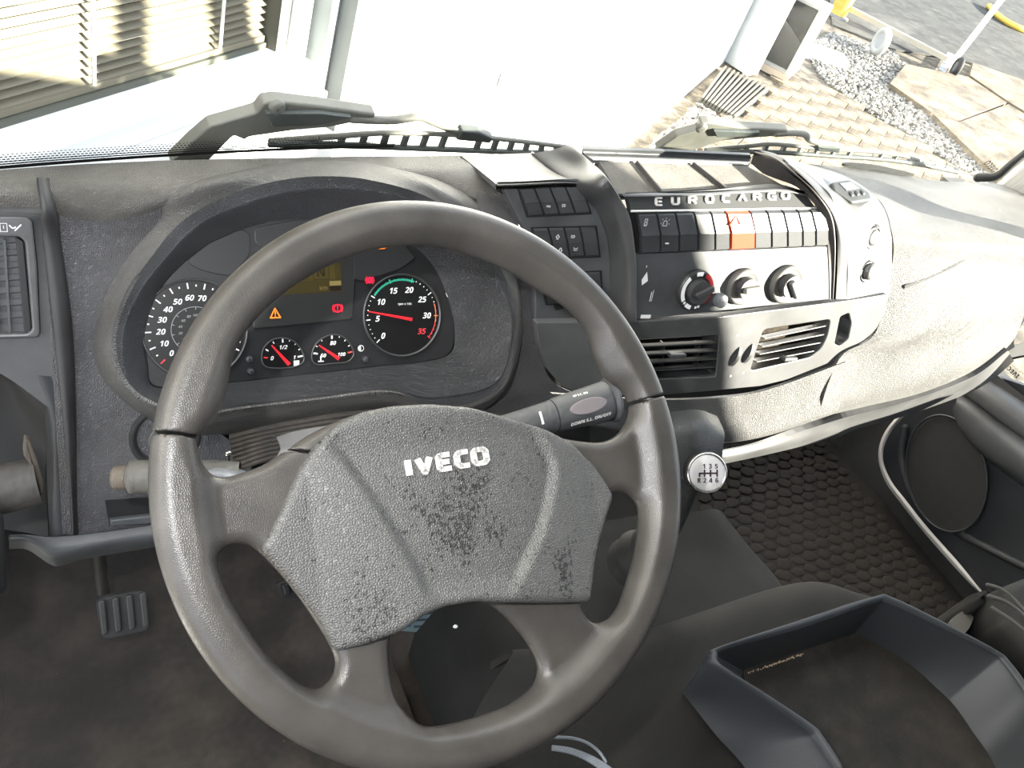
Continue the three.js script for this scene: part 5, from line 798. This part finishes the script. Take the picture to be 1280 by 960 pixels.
// seats
const fabricTex = dataTex(128, (u, v) => { const k = Math.sin(u * Math.PI * 64) * Math.sin(v * Math.PI * 64); return 0.75 + 0.25 * k + 0.1 * tileN(u, v, 20, 3); });
const fabricM = M(lin(0.03, 0.029, 0.028), 0.95, { map: rep(fabricTex, 6), bumpMap: rep(fabricTex, 6), bumpScale: 0.0012 }), pipeM = M(lin(0.22, 0.24, 0.27), 0.9, { map: rep(fabricTex, 8) });
{
  const t = new Thing('driver_seat', 'dark fabric driver seat cushion with grey curved stripe, at the bottom edge', 'seat');
  const g = new RoundedBoxGeometry(0.5, 0.14, 0.5, 6, 0.05); g.translate(-0.03, 0.41, 0.41); t.part('cushion', boxUV(g), fabricM);
  const h = new RoundedBoxGeometry(0.48, 0.7, 0.14, 5, 0.06); h.rotateX(0.2); h.translate(-0.03, 0.82, 0.76); t.part('backrest', boxUV(h), fabricM);
  t.part('pedestal', box(-0.24, 0.18, 0.0, 0.36, 0.24, 0.62), rubberM);
  const top = (a, b, h2) => Y(a, b, 0.482 + h2);
  const a = [[690, 931], [712, 934], [735, 942], [752, 951], [768, 962]], b = [[690, 937], [712, 941], [730, 948], [745, 957], [755, 966]];
  t.part('stripe', skin([a.map(([x, y]) => top(x, y, 0.0)), b.map(([x, y]) => top(x, y, 0.001))], 24, 4, { thick: 0.002 }), pipeM, null, 'ribbed grey stripe');
  t.part('piping', tube([[690, 921], [718, 923], [735, 929], [749, 940], [757, 952]].map(([x, y]) => top(x, y, 0.0)), 0.0016, 24, 6), pipeM);
  t.end();
}
{
  const t = new Thing('passenger_seat', 'dark fabric passenger seat with light piping, at the right edge beside the tray', 'seat');
  const c = [[[1196, 742, 0.40], [1228, 724, 0.43], [1290, 700, 0.43]], [[1192, 772, 0.3], [1236, 742, 0.465], [1300, 716, 0.47]], [[1200, 800, 0.3], [1250, 772, 0.472], [1310, 745, 0.478]], [[1240, 850, 0.3], [1284, 815, 0.475], [1340, 790, 0.478]]].map((r) => r.map(([a, b, y]) => Y(a, b, y)));
  c[0] = c[1].map((p) => p.clone().add(V(0, -0.15, -0.01)));
  t.part('cushion', skin([c[0], ...c.slice(1), c[3].map((p) => p.clone().add(V(0.05, 0, 0.3)))], 20, 24, { thick: 0.01 }), M(lin(0.03, 0.029, 0.026), 0.95, { map: rep(fabricTex, 6) }));
  const bol = [[[1188, 776, 0.34], [1204, 758, 0.37], [1226, 748, 0.36]], [[1196, 790, 0.34], [1216, 772, 0.39], [1240, 762, 0.4]], [[1230, 830, 0.33], [1252, 806, 0.4], [1284, 800, 0.4]], [[1270, 880, 0.33], [1290, 850, 0.4], [1330, 850, 0.4]]].map((r) => r.map(([a, b, y]) => Y(a, b, y)));
  t.part('bolster', skin(bol, 14, 18, { thick: 0.01 }), rubberM);
  for (const [l, y] of [[[[1234, 731], [1252, 737], [1268, 750], [1284, 768]], 0.488], [[[1236, 745], [1256, 752], [1274, 764], [1290, 780]], 0.494], [[[1240, 760], [1262, 774], [1290, 796]], 0.496]]) t.part('piping', tube(l.map(([a, b]) => Y(a, b, y)), 0.003, 20, 6), M(lin(0.09, 0.085, 0.078), 0.9, { map: rep(fabricTex, 8) }));
  t.part('seat_lever', skin([[[1188, 778], [1196, 768], [1212, 760]], [[1192, 786], [1202, 776], [1214, 768]], [[1204, 794], [1212, 784], [1217, 772]]].map((r) => r.map(([a, b]) => Y(a, b, 0.41))), 8, 8, { thick: 0.01 }), M(lin(0.09, 0.085, 0.075), 0.7));
  const h = new RoundedBoxGeometry(0.36, 0.5, 0.13, 5, 0.05); h.translate(1.15, 0.6, 0.86); t.part('backrest', boxUV(h), fabricM);
  t.part('pedestal', box(0.98, 1.3, 0.136, 0.28, 0.26, 0.7), rubberM);
  t.end();
}
// passenger door
{
  const t = new Thing('door_1', null, null, { kind: 'structure' });
  const at = (a, b, h = 0) => X(a, b, 1.36 - h);
  const m = M(lin(0.022, 0.024, 0.029), 0.5, fine), P = (l, h) => l.map(([a, b]) => at(a, b, h));
  t.part('lower_panel', skin([P([[1128, 500], [1180, 470], [1240, 470], [1330, 500]], 0.0), P([[1108, 545], [1170, 540], [1250, 560], [1350, 590]], 0.006), P([[1104, 580], [1180, 620], [1270, 660], [1370, 700]], 0.008), P([[1124, 622], [1200, 680], [1290, 740], [1400, 800]], 0.01), P([[1232, 750], [1290, 790], [1350, 830], [1450, 900]], 0.01)], 20, 20, { thick: 0.02 }), m);
  const strip = [[1130, 513], [1116, 526], [1104, 543], [1098, 562], [1099, 582], [1108, 605], [1124, 627], [1150, 660], [1190, 706], [1229, 747]], wd = [[1134, 517], [1121, 530], [1110, 546], [1104, 563], [1105, 581], [1115, 603], [1132, 625], [1159, 659], [1198, 703], [1231, 744]];
  t.part('edge_strip', skin([P(strip, 0.022), P(strip.map(([a, b], i) => [(a + wd[i][0]) / 2, (b + wd[i][1]) / 2]), 0.028), P(wd, 0.022)], 50, 6, { thick: 0.006 }), M(lin(0.5, 0.48, 0.47), 0.5), null, 'pale grey edge strip');
  const el = (rx, ry, h, n = 40) => Array.from({ length: n }, (_, i) => { const w = i / n * 2 * Math.PI; return at(1183 + Math.cos(w) * rx + Math.sin(w) * 8, 592 + Math.sin(w) * ry, h); });
  const ring = el(50, 73, 0.03); t.part('speaker_ring', tube([...ring, ring[0]], 0.0022, 80, 8, false), m);
  const sp = new THREE.BufferGeometry(), c = at(1183, 592, 0.03), e2 = el(49, 72, 0.026); sp.setAttribute('position', new THREE.Float32BufferAttribute(e2.flatMap((p, i) => { const q = e2[(i + 1) % 40]; return [c.x, c.y, c.z, q.x, q.y, q.z, p.x, p.y, p.z]; }), 3)); sp.computeVertexNormals(); t.part('speaker_grille', boxUV(sp), M(lin(0.014), 0.8, { bumpMap: rep(stipple, 40), bumpScale: 0.001 }));
  t.part('storage_ridge', tube([[1131, 535], [1127, 572], [1138, 613], [1168, 648], [1208, 671], [1280, 708], [1345, 738]].map(([a, b]) => at(a, b, 0.012)), 0.008, 40, 10), M(lin(0.03, 0.032, 0.036), 0.6, fine));
  t.part('armrest', skin([P([[1198, 486], [1216, 494], [1250, 518], [1320, 560]], 0.02), P([[1196, 500], [1212, 512], [1246, 540], [1310, 590]], 0.07), P([[1190, 512], [1206, 540], [1236, 568], [1300, 612]], 0.06), P([[1190, 516], [1206, 548], [1236, 578], [1300, 625]], 0.0)], 20, 16, { thick: 0.006 }), smoothM);
  t.part('belt_ledge', skin([P([[1230, 462], [1262, 484], [1330, 530]], 0.0), P([[1210, 476], [1236, 490], [1310, 540]], 0.05), P([[1198, 484], [1222, 502], [1300, 560]], 0.055), P([[1198, 490], [1222, 508], [1300, 566]], 0.03)], 16, 12, { thick: 0.006 }), smoothM);
  t.part('window_seal', skin([P([[1238, 455], [1240, 462], [1262, 482], [1330, 532]], 0.014).map((p, i) => p), P([[1232, 458], [1232, 468], [1256, 492], [1322, 542]], 0.02)], 24, 4, { thick: 0.012 }), rubberM);
  const glass = new THREE.MeshPhysicalMaterial({ color: lin(0.95, 0.97, 0.96), roughness: 0, transmission: 1, thickness: 0, ior: 1.45 });
  const g = new THREE.PlaneGeometry(1, 1); const q = [V(1.425, 0.5, -0.36), V(1.425, 0.5, 0.46), V(1.425, 1.44, 0.46), V(1.425, 1.44, -0.3)], pg = new THREE.BufferGeometry(); void g;
  pg.setAttribute('position', new THREE.Float32BufferAttribute([q[0], q[1], q[2], q[0], q[2], q[3]].flatMap((p) => [p.x, p.y, p.z]), 3)); pg.computeVertexNormals(); t.part('pane', boxUV(pg), glass);
  { const p = at(1262, 462, 0.0), W2 = new Plane(V(1.418, p.y, p.z), -90, 0), pp = W2.loc(1264, 463), [gg, mm] = print(W2, pp.x, pp.y, 0.055, 0.013, (x, W, H) => { x.translate(W / 2, H / 2); x.scale(-1, -1); x.font = 'bold 60px sans-serif'; x.fillText('IVECO', 0, 0); }, { color: 0x060606, rot: 0 }); t.part('etched_mark', gg, mm); }
  t.part('added_shade_bar', merge([box(1.405, 1.45, 0.5, 1.44, -0.1, -0.045), box(1.405, 1.45, 0.84, 0.88, -0.16, -0.045)]), rubberM);  // unseen bar added in the door window to cast a shade strip
  t.part('sill', skin([P([[1196, 440], [1250, 436], [1300, 420]], 0.0), P([[1200, 470], [1244, 452], [1300, 440]], 0.02)], 8, 4), smoothM);
  t.end();
}
// ---------------------------------------------------------------- wipers outside the glass
const wiper = (label, P, armOut, hinge, rod, bladeTop, bladeLow, clawsAt, wet) => {
  const t = new Thing('windscreen_wiper', label, 'wiper', { group: 'windscreen wipers' }), m = M(lin(0.2, 0.195, 0.17), 0.5, fine), m2 = M(lin(0.09, 0.1, 0.095), 0.6, fine);
  t.part('arm', plateAt(P, armOut, { depth: 0.016, bevel: 0.003, lift: -0.012, round: 0.003, seg: 3 }), m);
  t.part('arm_channel', plateAt(P, hinge, { depth: 0.006, bevel: 0.001, lift: -0.006, round: 0.002 }), m2);
  t.part('pivot', lathe([[0.009, 0], [0.009, 0.005], [0.006, 0.007], [0.001, 0.007]], P.at(armOut[wet][0], armOut[wet][1] + 4, -0.012), P.n, 24), m);
  t.part('rod', tube(rod.map(([a, b]) => P.at(a, b, -0.014)), 0.0055, 24, 10), m);
  t.part('connector', plateAt(P, clawsAt, { depth: 0.014, bevel: 0.003, lift: -0.006, round: 0.003 }), m2);
  const bl = bladeTop.map(([a, b]) => P.at(a, b, -0.012)), lo = bladeLow.map(([a, b]) => P.at(a, b, -0.005));
  t.part('blade', tube(bl, 0.0038, 40, 8), m); t.part('rubber_strip', tube(lo, 0.0042, 40, 8), m2);
  const n = 16, ct = new THREE.CatmullRomCurve3(bl), cl = new THREE.CatmullRomCurve3(lo);
  for (let i = 2; i < n; i++) { if (i === 9) continue; t.part('bracket', beam(ct.getPointAt(i / n), cl.getPointAt(i / n), 0.007, 0.006, P.n), m2); }
  t.end();
};
wiper('long grey windscreen wiper with bent arm lying in front of the gauges', new Plane(V(0.1, 0.82, wsZ(0.1) - 0.012), 8, -20),
  [[212, 204], [238, 178], [262, 158], [290, 150], [320, 141], [329, 129], [345, 127], [400, 133], [470, 143], [468, 148], [410, 160], [372, 163], [310, 172], [306, 176], [292, 170], [278, 184], [258, 204]],
  [[332, 142], [400, 142], [440, 147], [400, 156], [340, 158]], [[440, 148], [490, 150], [525, 146], [540, 152], [572, 164], [610, 172]],
  [[338, 176], [420, 170], [480, 166], [560, 168], [620, 173], [712, 184]], [[338, 180], [420, 181], [520, 185], [620, 189], [712, 192]], [[578, 164], [600, 166], [618, 174], [612, 180], [570, 176]], 6);
wiper('second grey windscreen wiper in front of the sunny paving at the right', new Plane(V(0.95, 0.82, wsZ(0.95) - 0.012), -5, -20),
  [[820, 188], [846, 170], [872, 163], [876, 154], [886, 153], [930, 160], [985, 163], [985, 170], [940, 173], [900, 177], [876, 186], [850, 192]],
  [[892, 164], [950, 166], [948, 171], [896, 172]], [[970, 167], [992, 166], [1006, 168], [1012, 175], [1050, 183]],
  [[882, 187], [940, 182], [960, 180], [1030, 186], [1110, 192], [1196, 213]], [[884, 190], [960, 190], [1040, 195], [1120, 201], [1196, 215]], [[1022, 183], [1052, 185], [1050, 192], [1020, 190]], 3);

// ---------------------------------------------------------------- outside: ground and the building front
const GY = -1.05, G = (a, b, h = 0) => Y(a, b, GY + h);
const FA = new Plane(G(905, 76), 38.3, 0);
const wallM = M(lin(0.82, 0.82, 0.8), 0.8), jambM = M(lin(0.6, 0.66, 0.68), 0.6), pillarM = M(lin(0.34, 0.36, 0.36), 0.7, { map: rep(wearMap, 0.5) }), frameM = M(lin(0.1, 0.1, 0.08), 0.7);
const gravelM = M(lin(0.3, 0.28, 0.24), 0.95, { map: rep(dirtMap, 1.4), bumpMap: rep(stipple, 3), bumpScale: 0.01 });
{
  const g = new THREE.PlaneGeometry(60, 60); g.rotateX(-Math.PI / 2); g.translate(6, GY - 0.02, -12); boxUV(g);
  const gg = box(-24, 36, GY - 0.2, GY - 0.02, -42, 18); solo('ground', null, null, gg, gravelM, { kind: 'structure' });
  const flat = (list, h, depth = 0.03) => { const pts = list.map(([a, b]) => { const p = G(a, b, h); return v2(p.x, -p.z); }); return plate(new Plane(V(0, GY, 0), 0, 90), pts, { depth, bevel: 0.004, lift: h }); };
  solo('asphalt', null, null, flat([[1030, -60], [1040, 30], [1120, 62], [1200, 74], [1290, 106], [1500, 160], [1400, -60]], 0.006, 0.02), M(lin(0.075, 0.082, 0.085), 0.9, { map: rep(dirtMap, 0.8) }), { kind: 'structure' });
  // concrete slabs
  const slabM = M(lin(0.37, 0.325, 0.255), 0.9, { map: rep(dirtMap, 0.6), bumpMap: rep(stipple, 2), bumpScale: 0.004 });
  const t = new Thing('concrete_pad', null, null, { kind: 'structure' });
  for (const l of [[[1112, 104], [1132, 80], [1210, 96], [1258, 128], [1200, 150], [1164, 140]], [[1166, 142], [1200, 152], [1260, 130], [1360, 190], [1420, 300], [1290, 250], [1232, 206]], [[1212, 94], [1216, 78], [1290, 104], [1420, 150], [1400, 210], [1262, 128]]]) t.part('slab', flat(l, 0.05, 0.07), slabM);
  t.end();
  // pavers laid in rows
  const pv = new Thing('pavement', null, null, { kind: 'structure' }), pm = [0.95, 1, 1.06].map((k) => M(lin(0.37 * k, 0.32 * k, 0.26 * k), 0.9, { map: rep(dirtMap, 1.1) }));
  const O = G(985, 100), e = G(1225, 225).sub(O).setY(0).normalize(), f = V(-e.z, 0, e.x); if (f.dot(G(880, 180).sub(O)) < 0) f.negate();
  const area = [[880, 178], [935, 140], [960, 108], [985, 98], [1030, 104], [1100, 152], [1180, 200], [1250, 246], [1300, 300], [900, 300], [860, 200]].map(([a, b]) => { const p = G(a, b).sub(O); return v2(p.dot(e), p.dot(f)); }), sd = polySDF(area);
  const brick = [0, 1, 2].map(() => { const g2 = new RoundedBoxGeometry(0.295, 0.05, 0.195, 1, 0.004); return boxUV(g2); }); let n = 0; const list = [];
  for (let j = -2; j < 26; j++) for (let i = -12; i < 24; i++) { const a = i * 0.3 + (j % 2) * 0.15, b = j * 0.2 + 0.1; if (sd(a, b) < 0.02) list.push([a, b]); }
  const sortd = list.map(([a, b]) => O.clone().addScaledVector(e, a).addScaledVector(f, b)).sort((p, q) => p.distanceTo(EYE) - q.distanceTo(EYE));
  pv.o.position.copy(O).setY(GY); scene.add(pv.o);
  for (const p of sortd.slice(0, 300)) { const b = new THREE.Mesh(brick[n++ % 3], pm[Math.floor(rnd() * 3)]); b.name = 'paver'; b.position.set(p.x - O.x, -0.018 + rnd() * 0.004, p.z - O.z); b.rotation.y = -Math.atan2(e.z, e.x) + (rnd() - 0.5) * 0.01; b.castShadow = b.receiveShadow = true; pv.o.add(b); }
  if (sortd.length > 300) { const gs = sortd.slice(300).map((p) => { const q = brick[0].clone(); q.rotateY(-Math.atan2(e.z, e.x)); q.translate(p.x - O.x, -0.016, p.z - O.z); return q; }); const b = new THREE.Mesh(merge(gs), pm[1]); b.name = 'far_pavers'; b.userData.kind = 'stuff'; pv.o.add(b); }
  // loose gravel
  const area2 = [[1000, 60], [1040, 40], [1120, 66], [1134, 84], [1110, 106], [1168, 146], [1240, 216], [1236, 236], [1180, 196], [1100, 148], [1030, 100]].map(([a, b]) => { const p = G(a, b); return v2(p.x, p.z); }), area3 = [[800, 196], [822, 172], [850, 150], [870, 128], [900, 148], [930, 138], [880, 178], [850, 200]].map(([a, b]) => { const p = G(a, b); return v2(p.x, p.z); });
  const st = new THREE.DodecahedronGeometry(0.022, 0), im = new THREE.InstancedMesh(st, M(lin(1), 0.9), 5200), mt = new THREE.Matrix4(), qt = new THREE.Quaternion(); let k = 0;
  for (const ar of [area2, area3]) { const s = polySDF(ar), bb = new THREE.Box2().setFromPoints(ar), want = ar === area2 ? 4000 : 1200; let got = 0, tries = 0; while (got < want && tries++ < 60000) { const x = lerp(bb.min.x, bb.max.x, rnd()), z = lerp(bb.min.y, bb.max.y, rnd()); if (s(x, z) > 0) continue; qt.setFromEuler(new THREE.Euler(rnd() * 6, rnd() * 6, rnd() * 6)); const sc = 0.5 + rnd() * 0.9; mt.compose(V(x, GY - 0.012 + rnd() * 0.01, z), qt, V(sc, sc * 0.6, sc)); im.setMatrixAt(k, mt); const c = 0.05 + rnd() * 0.24; im.setColorAt(k, lin(c, c * 0.95, c * 0.86)); k++; got++; } }
  im.count = k; im.name = 'gravel'; im.userData = { kind: 'stuff', label: 'loose grey gravel beside the paved strip', category: 'gravel' }; scene.add(im);
}
{
  // drain grating: ridged bars
  const t = new Thing('drain_grating', 'ridged metal drain grating on the ground at the foot of the grey post', 'grating');
  const m = M(lin(0.08, 0.075, 0.065), 0.85), A = [[902, 86], [873, 124], [918, 150], [968, 117], [930, 92]];
  const q0 = G(903, 84, 0.01), q1 = G(874, 124, 0.01), q2 = G(918, 149, 0.01), q3 = G(962, 112, 0.01);
  const bed = plate(new Plane(V(0, GY, 0), 0, 90), [q0, q1, q2, q3].map((p) => v2(p.x, -p.z)), { depth: 0.03, bevel: 0.003, lift: 0.002 }); t.part('bed', bed, M(lin(0.05, 0.05, 0.045), 0.9)); void A;
  for (let i = 0; i < 11; i++) { const f = (i + 0.5) / 11; t.part('bar', beam(q0.clone().lerp(q3, f), q1.clone().lerp(q2, f), q0.distanceTo(q3) / 11 * 0.5, 0.05, V(0, 1, 0), 0.006), m); }
  t.end();
}
{
  // facade
  const hB = (px, py) => FA.loc(px, py), W0 = hB(364, 118), U1 = hB(905, 76).x;
  const wl = hB(-60, 60).x - 0.6, wr = FA.loc(330, 60, -0.03).x, sillY = hB(150, 125).y, topY = 1.9;
  const wallT = (x0, x1, y0, y1, d0 = -0.3, d1 = 0) => { const g = box(x0, x1, y0, y1, d0, d1); g.applyMatrix4(FA.matrix()); return g; };
  const gy = 0; // ground line in the plane's own height
  solo('wall_building', null, null, merge([wallT(wl - 1.5, wr, gy - 0.05, sillY), wallT(wr, U1 + 0.02, gy - 0.05, 4.2), wallT(wl - 1.5, wr, sillY + topY, 4.2), wallT(wl - 1.5, wl, sillY, sillY + topY)]), wallM, { kind: 'structure' });
  const w = new Thing('window_2', null, null, { kind: 'structure' });
  const jr = hB(345, 70).x, f = (x0, x1, y0, y1, d0, d1) => wallT(x0, x1, y0, y1, d0, d1);
  w.part('frame', f(wr - 0.004, wr + 0.03, sillY, sillY + topY, -0.06, 0.002), frameM); w.part('frame', f(wl, wr - 0.004, sillY - 0.005, sillY + 0.012, -0.08, -0.02), frameM); void jr;
  w.part('casing', f(wr + 0.034, wr + 0.065, sillY - 0.06, sillY + topY, 0.001, 0.02), wallM);
  w.part('casing', f(wr + 0.067, wr + 0.092, sillY - 0.3, sillY + topY, 0.001, 0.012), jambM);
  w.part('back_panel', f(wl, wr, sillY, sillY + topY, -0.29, -0.27), M(lin(0.05, 0.045, 0.035), 0.9));
  w.part('sill', f(wl - 0.1, wr + 0.05, sillY - 0.05, sillY - 0.006, -0.09, 0.06), wallM); w.part('sill', f(wl - 0.1, wr + 0.05, sillY - 0.12, sillY - 0.052, 0.001, 0.11), wallM); w.part('sill', f(wl - 0.1, wr + 0.03, sillY - 0.24, sillY - 0.122, 0.001, 0.16), wallM);
  w.end();
  const b = new Thing('venetian_blind', 'cream venetian blind of thin slats hanging in the building window', 'blind');
  const sg = new THREE.BoxGeometry(wr - 0.008 - wl, 0.001, 0.0135); sg.rotateX(0.6); const sm = M(lin(0.19, 0.168, 0.12), 0.7); boxUV(sg);
  b.part('head_rail', f(wl + 0.005, wr - 0.01, sillY + 1.15, sillY + 1.2, -0.06, -0.02), sm);
  for (const x of [hB(127, 60).x, hB(286, 40).x]) b.part('cord', (() => { const g = new THREE.CylinderGeometry(0.0035, 0.0035, 1.1, 8); g.translate(x, sillY + 0.58, -0.018); g.applyMatrix4(FA.matrix()); return g; })(), whiteM, null, 'white ladder cord');
  b.part('bottom_rail', f(wl + 0.005, wr - 0.01, sillY + 0.014, sillY + 0.026, -0.05, -0.025), sm);
  b.end(); const sg2 = sg; sg2.applyMatrix4(new THREE.Matrix4().extractRotation(FA.matrix()));
  for (let i = 0; i < 62; i++) { const s = new THREE.Mesh(sg2, sm); s.name = 'slat'; s.position.copy(FA.pt((wl + wr - 0.008) / 2, sillY + 0.03 + i * 0.0158, -0.035)).sub(b.o.position); s.castShadow = s.receiveShadow = true; b.o.add(s); }
  // grey upright beside the window
  const p0 = hB(372, 150).x, p1 = hB(427, 130).x;
  solo('pillar', null, null, merge([wallT(p0 + 0.02, p1, gy - 0.02, 3.9, 0.001, 0.09), wallT(p0 - 0.015, p0 + 0.018, gy - 0.02, 3.9, 0.001, 0.05)]), pillarM, { kind: 'structure' });
  { const q = hB(624, 98); solo('wall_hook', 'small grey hook on the white building wall', 'hook', (() => { const g = merge([new RoundedBoxGeometry(0.02, 0.05, 0.02, 2, 0.006), new THREE.SphereGeometry(0.016, 10, 8).translate(0.012, -0.02, 0.01)]); g.applyMatrix4(FA.matrix(q.x, q.y, 0.012)); return g; })(), M(lin(0.3), 0.7)); }
  // post and cabinet at the corner
  const post = new Thing('corner_post', 'pale grey square post at the corner of the white building', 'post');
  const c0 = G(905, 76), c1 = G(928, 91), n1 = c1.clone().sub(c0).setY(0), wdt = n1.length(); n1.normalize(); const n2 = V(-n1.z, 0, n1.x); if (n2.dot(V(1, 0, -0.2)) < 0) n2.negate();
  const pbox = (w0, d0, w1, d1, y0, y1) => { const g = new THREE.BoxGeometry(w1 - w0, y1 - y0, d1 - d0); g.translate((w0 + w1) / 2, (y0 + y1) / 2, (d0 + d1) / 2); g.applyMatrix4(new THREE.Matrix4().makeBasis(n1, V(0, 1, 0), n1.clone().cross(V(0, 1, 0))).setPosition(c0)); return boxUV(g); };
  const s = n1.clone().cross(V(0, 1, 0)).dot(n2) > 0 ? 1 : -1;
  post.part('post', pbox(0, s > 0 ? 0 : -0.2, wdt, s > 0 ? 0.2 : 0, 0, 4.2), M(lin(0.3, 0.32, 0.33), 0.7)); post.part('edge_strip', pbox(wdt, s > 0 ? -0.01 : -0.19, wdt + 0.05, s > 0 ? 0.19 : 0.01, 0, 4.2), jambM); post.end();
  const cab = new Thing('cabinet', 'dark-fronted cabinet with a pale frame standing right of the corner post', 'cabinet');
  const k0 = G(946, 84), k1 = G(977, 100), k2 = G(983, 98), dirC = k1.clone().sub(k0).setY(0), wc = dirC.length(); dirC.normalize(); const nz = dirC.clone().cross(V(0, 1, 0)); const mm = new THREE.Matrix4().makeBasis(dirC, V(0, 1, 0), nz).setPosition(k0), fs = nz.dot(EYE.clone().sub(k0)) > 0 ? 1 : -1; void k2;
  const cb = (x0, x1, y0, y1, z0, z1) => { const g = new THREE.BoxGeometry(x1 - x0, y1 - y0, Math.abs(z1 - z0)); g.translate((x0 + x1) / 2, (y0 + y1) / 2, fs * (z0 + z1) / 2); g.applyMatrix4(mm); return boxUV(g); };
  const hc = (() => { const d = ray(1022, 8), n = nz; const tt = k1.clone().sub(EYE).dot(n) / d.dot(n); return EYE.y + d.y * tt - GY; })();
  cab.part('body', cb(0, wc + 0.06, 0.06, hc, -0.35, -0.012), M(lin(0.24, 0.24, 0.225), 0.7)); cab.part('door_panel', cb(0.01, wc - 0.01, 0.1, hc - 0.03, -0.012, 0.0), M(lin(0.02, 0.02, 0.017), 0.95)); cab.part('side_frame', cb(wc, wc + 0.05, 0.06, hc, -0.012, 0.012), M(lin(0.3, 0.3, 0.28), 0.6)); cab.part('plinth', cb(-0.02, wc + 0.04, 0, 0.06, -0.3, 0.02), M(lin(0.32, 0.26, 0.2), 0.9)); cab.end();
}
{
  const yel = M(lin(0.62, 0.42, 0.06), 0.5), bs = G(1045, 20);
  const yp = new Thing('bollard', 'yellow bollard at the top edge, beyond the cabinet', 'bollard'); yp.part('post', lathe([[0.11, 0], [0.11, 1.1], [0.09, 1.16], [0.001, 1.17]], bs, V(0, 1, 0), 24), yel); yp.part('foot', lathe([[0.16, 0], [0.16, 0.02], [0.11, 0.03]], bs, V(0, 1, 0), 24), M(lin(0.12), 0.8)); yp.end();
  { const p = G(1024, 72, 0.0), g = new RoundedBoxGeometry(0.56, 0.12, 0.26, 2, 0.012); g.rotateY(-0.45); g.translate(p.x, p.y + 0.03, p.z); solo('white_block', 'white block lying on the gravel behind the cabinet', 'block', boxUV(g), whiteM); }
  const t = new Thing('trailer_prop', 'white prop stand with a small black wheel on the yard, pole leaning up', 'prop stand');
  const a = G(1186, 84, 0.03), wh = G(1196, 84, 0.12), tp = T(1262, -14, a.clone().sub(EYE).dot(camF) * 0.985);
  t.part('pole', tube([a, a.clone().lerp(tp, 0.5), tp], 0.035, 12, 12), M(lin(0.7, 0.68, 0.62), 0.5));
  const w = new THREE.TorusGeometry(0.09, 0.035, 12, 32); w.rotateY(0.9); w.translate(wh.x, wh.y, wh.z); t.part('wheel', w, rubberM);
  const hub = new THREE.CylinderGeometry(0.06, 0.06, 0.05, 20); hub.rotateX(Math.PI / 2); hub.rotateY(0.9); hub.translate(wh.x, wh.y, wh.z); t.part('hub', hub, M(lin(0.1), 0.6));
  t.part('foot_plate', beam(G(1176, 90, 0.03), G(1188, 68, 0.03), 0.09, 0.03), M(lin(0.2), 0.5));
  t.part('draw_bar', beam(G(1184, 74, 0.1), G(1060, 10, 0.1), 0.07, 0.06), M(lin(0.4, 0.36, 0.28), 0.7)); t.end();
  const pl = new Thing('sack_barrow_wheel', 'grey wheel standing on the yard under the draw bar', 'wheel'), c = G(1101, 52, 0.16), w2 = new THREE.TorusGeometry(0.12, 0.04, 12, 32); w2.rotateY(1.2); w2.translate(c.x, c.y, c.z); pl.part('tyre', w2, M(lin(0.35, 0.35, 0.32), 0.7)); const h2 = new THREE.CylinderGeometry(0.09, 0.09, 0.04, 24); h2.rotateX(Math.PI / 2); h2.rotateY(1.2); h2.translate(c.x, c.y, c.z); pl.part('hub', h2, M(lin(0.3), 0.6)); pl.end();
  solo('yellow_kerb', 'curved yellow kerb on the dark asphalt in the top right corner', 'kerb', (() => { const l = [[1236, 8], [1250, 22], [1268, 33], [1300, 44], [1340, 52]].map(([p, q]) => G(p, q, 0.05)); return tube(l, 0.05, 24, 8); })(), yel);
}
renderer.render(scene, camera);
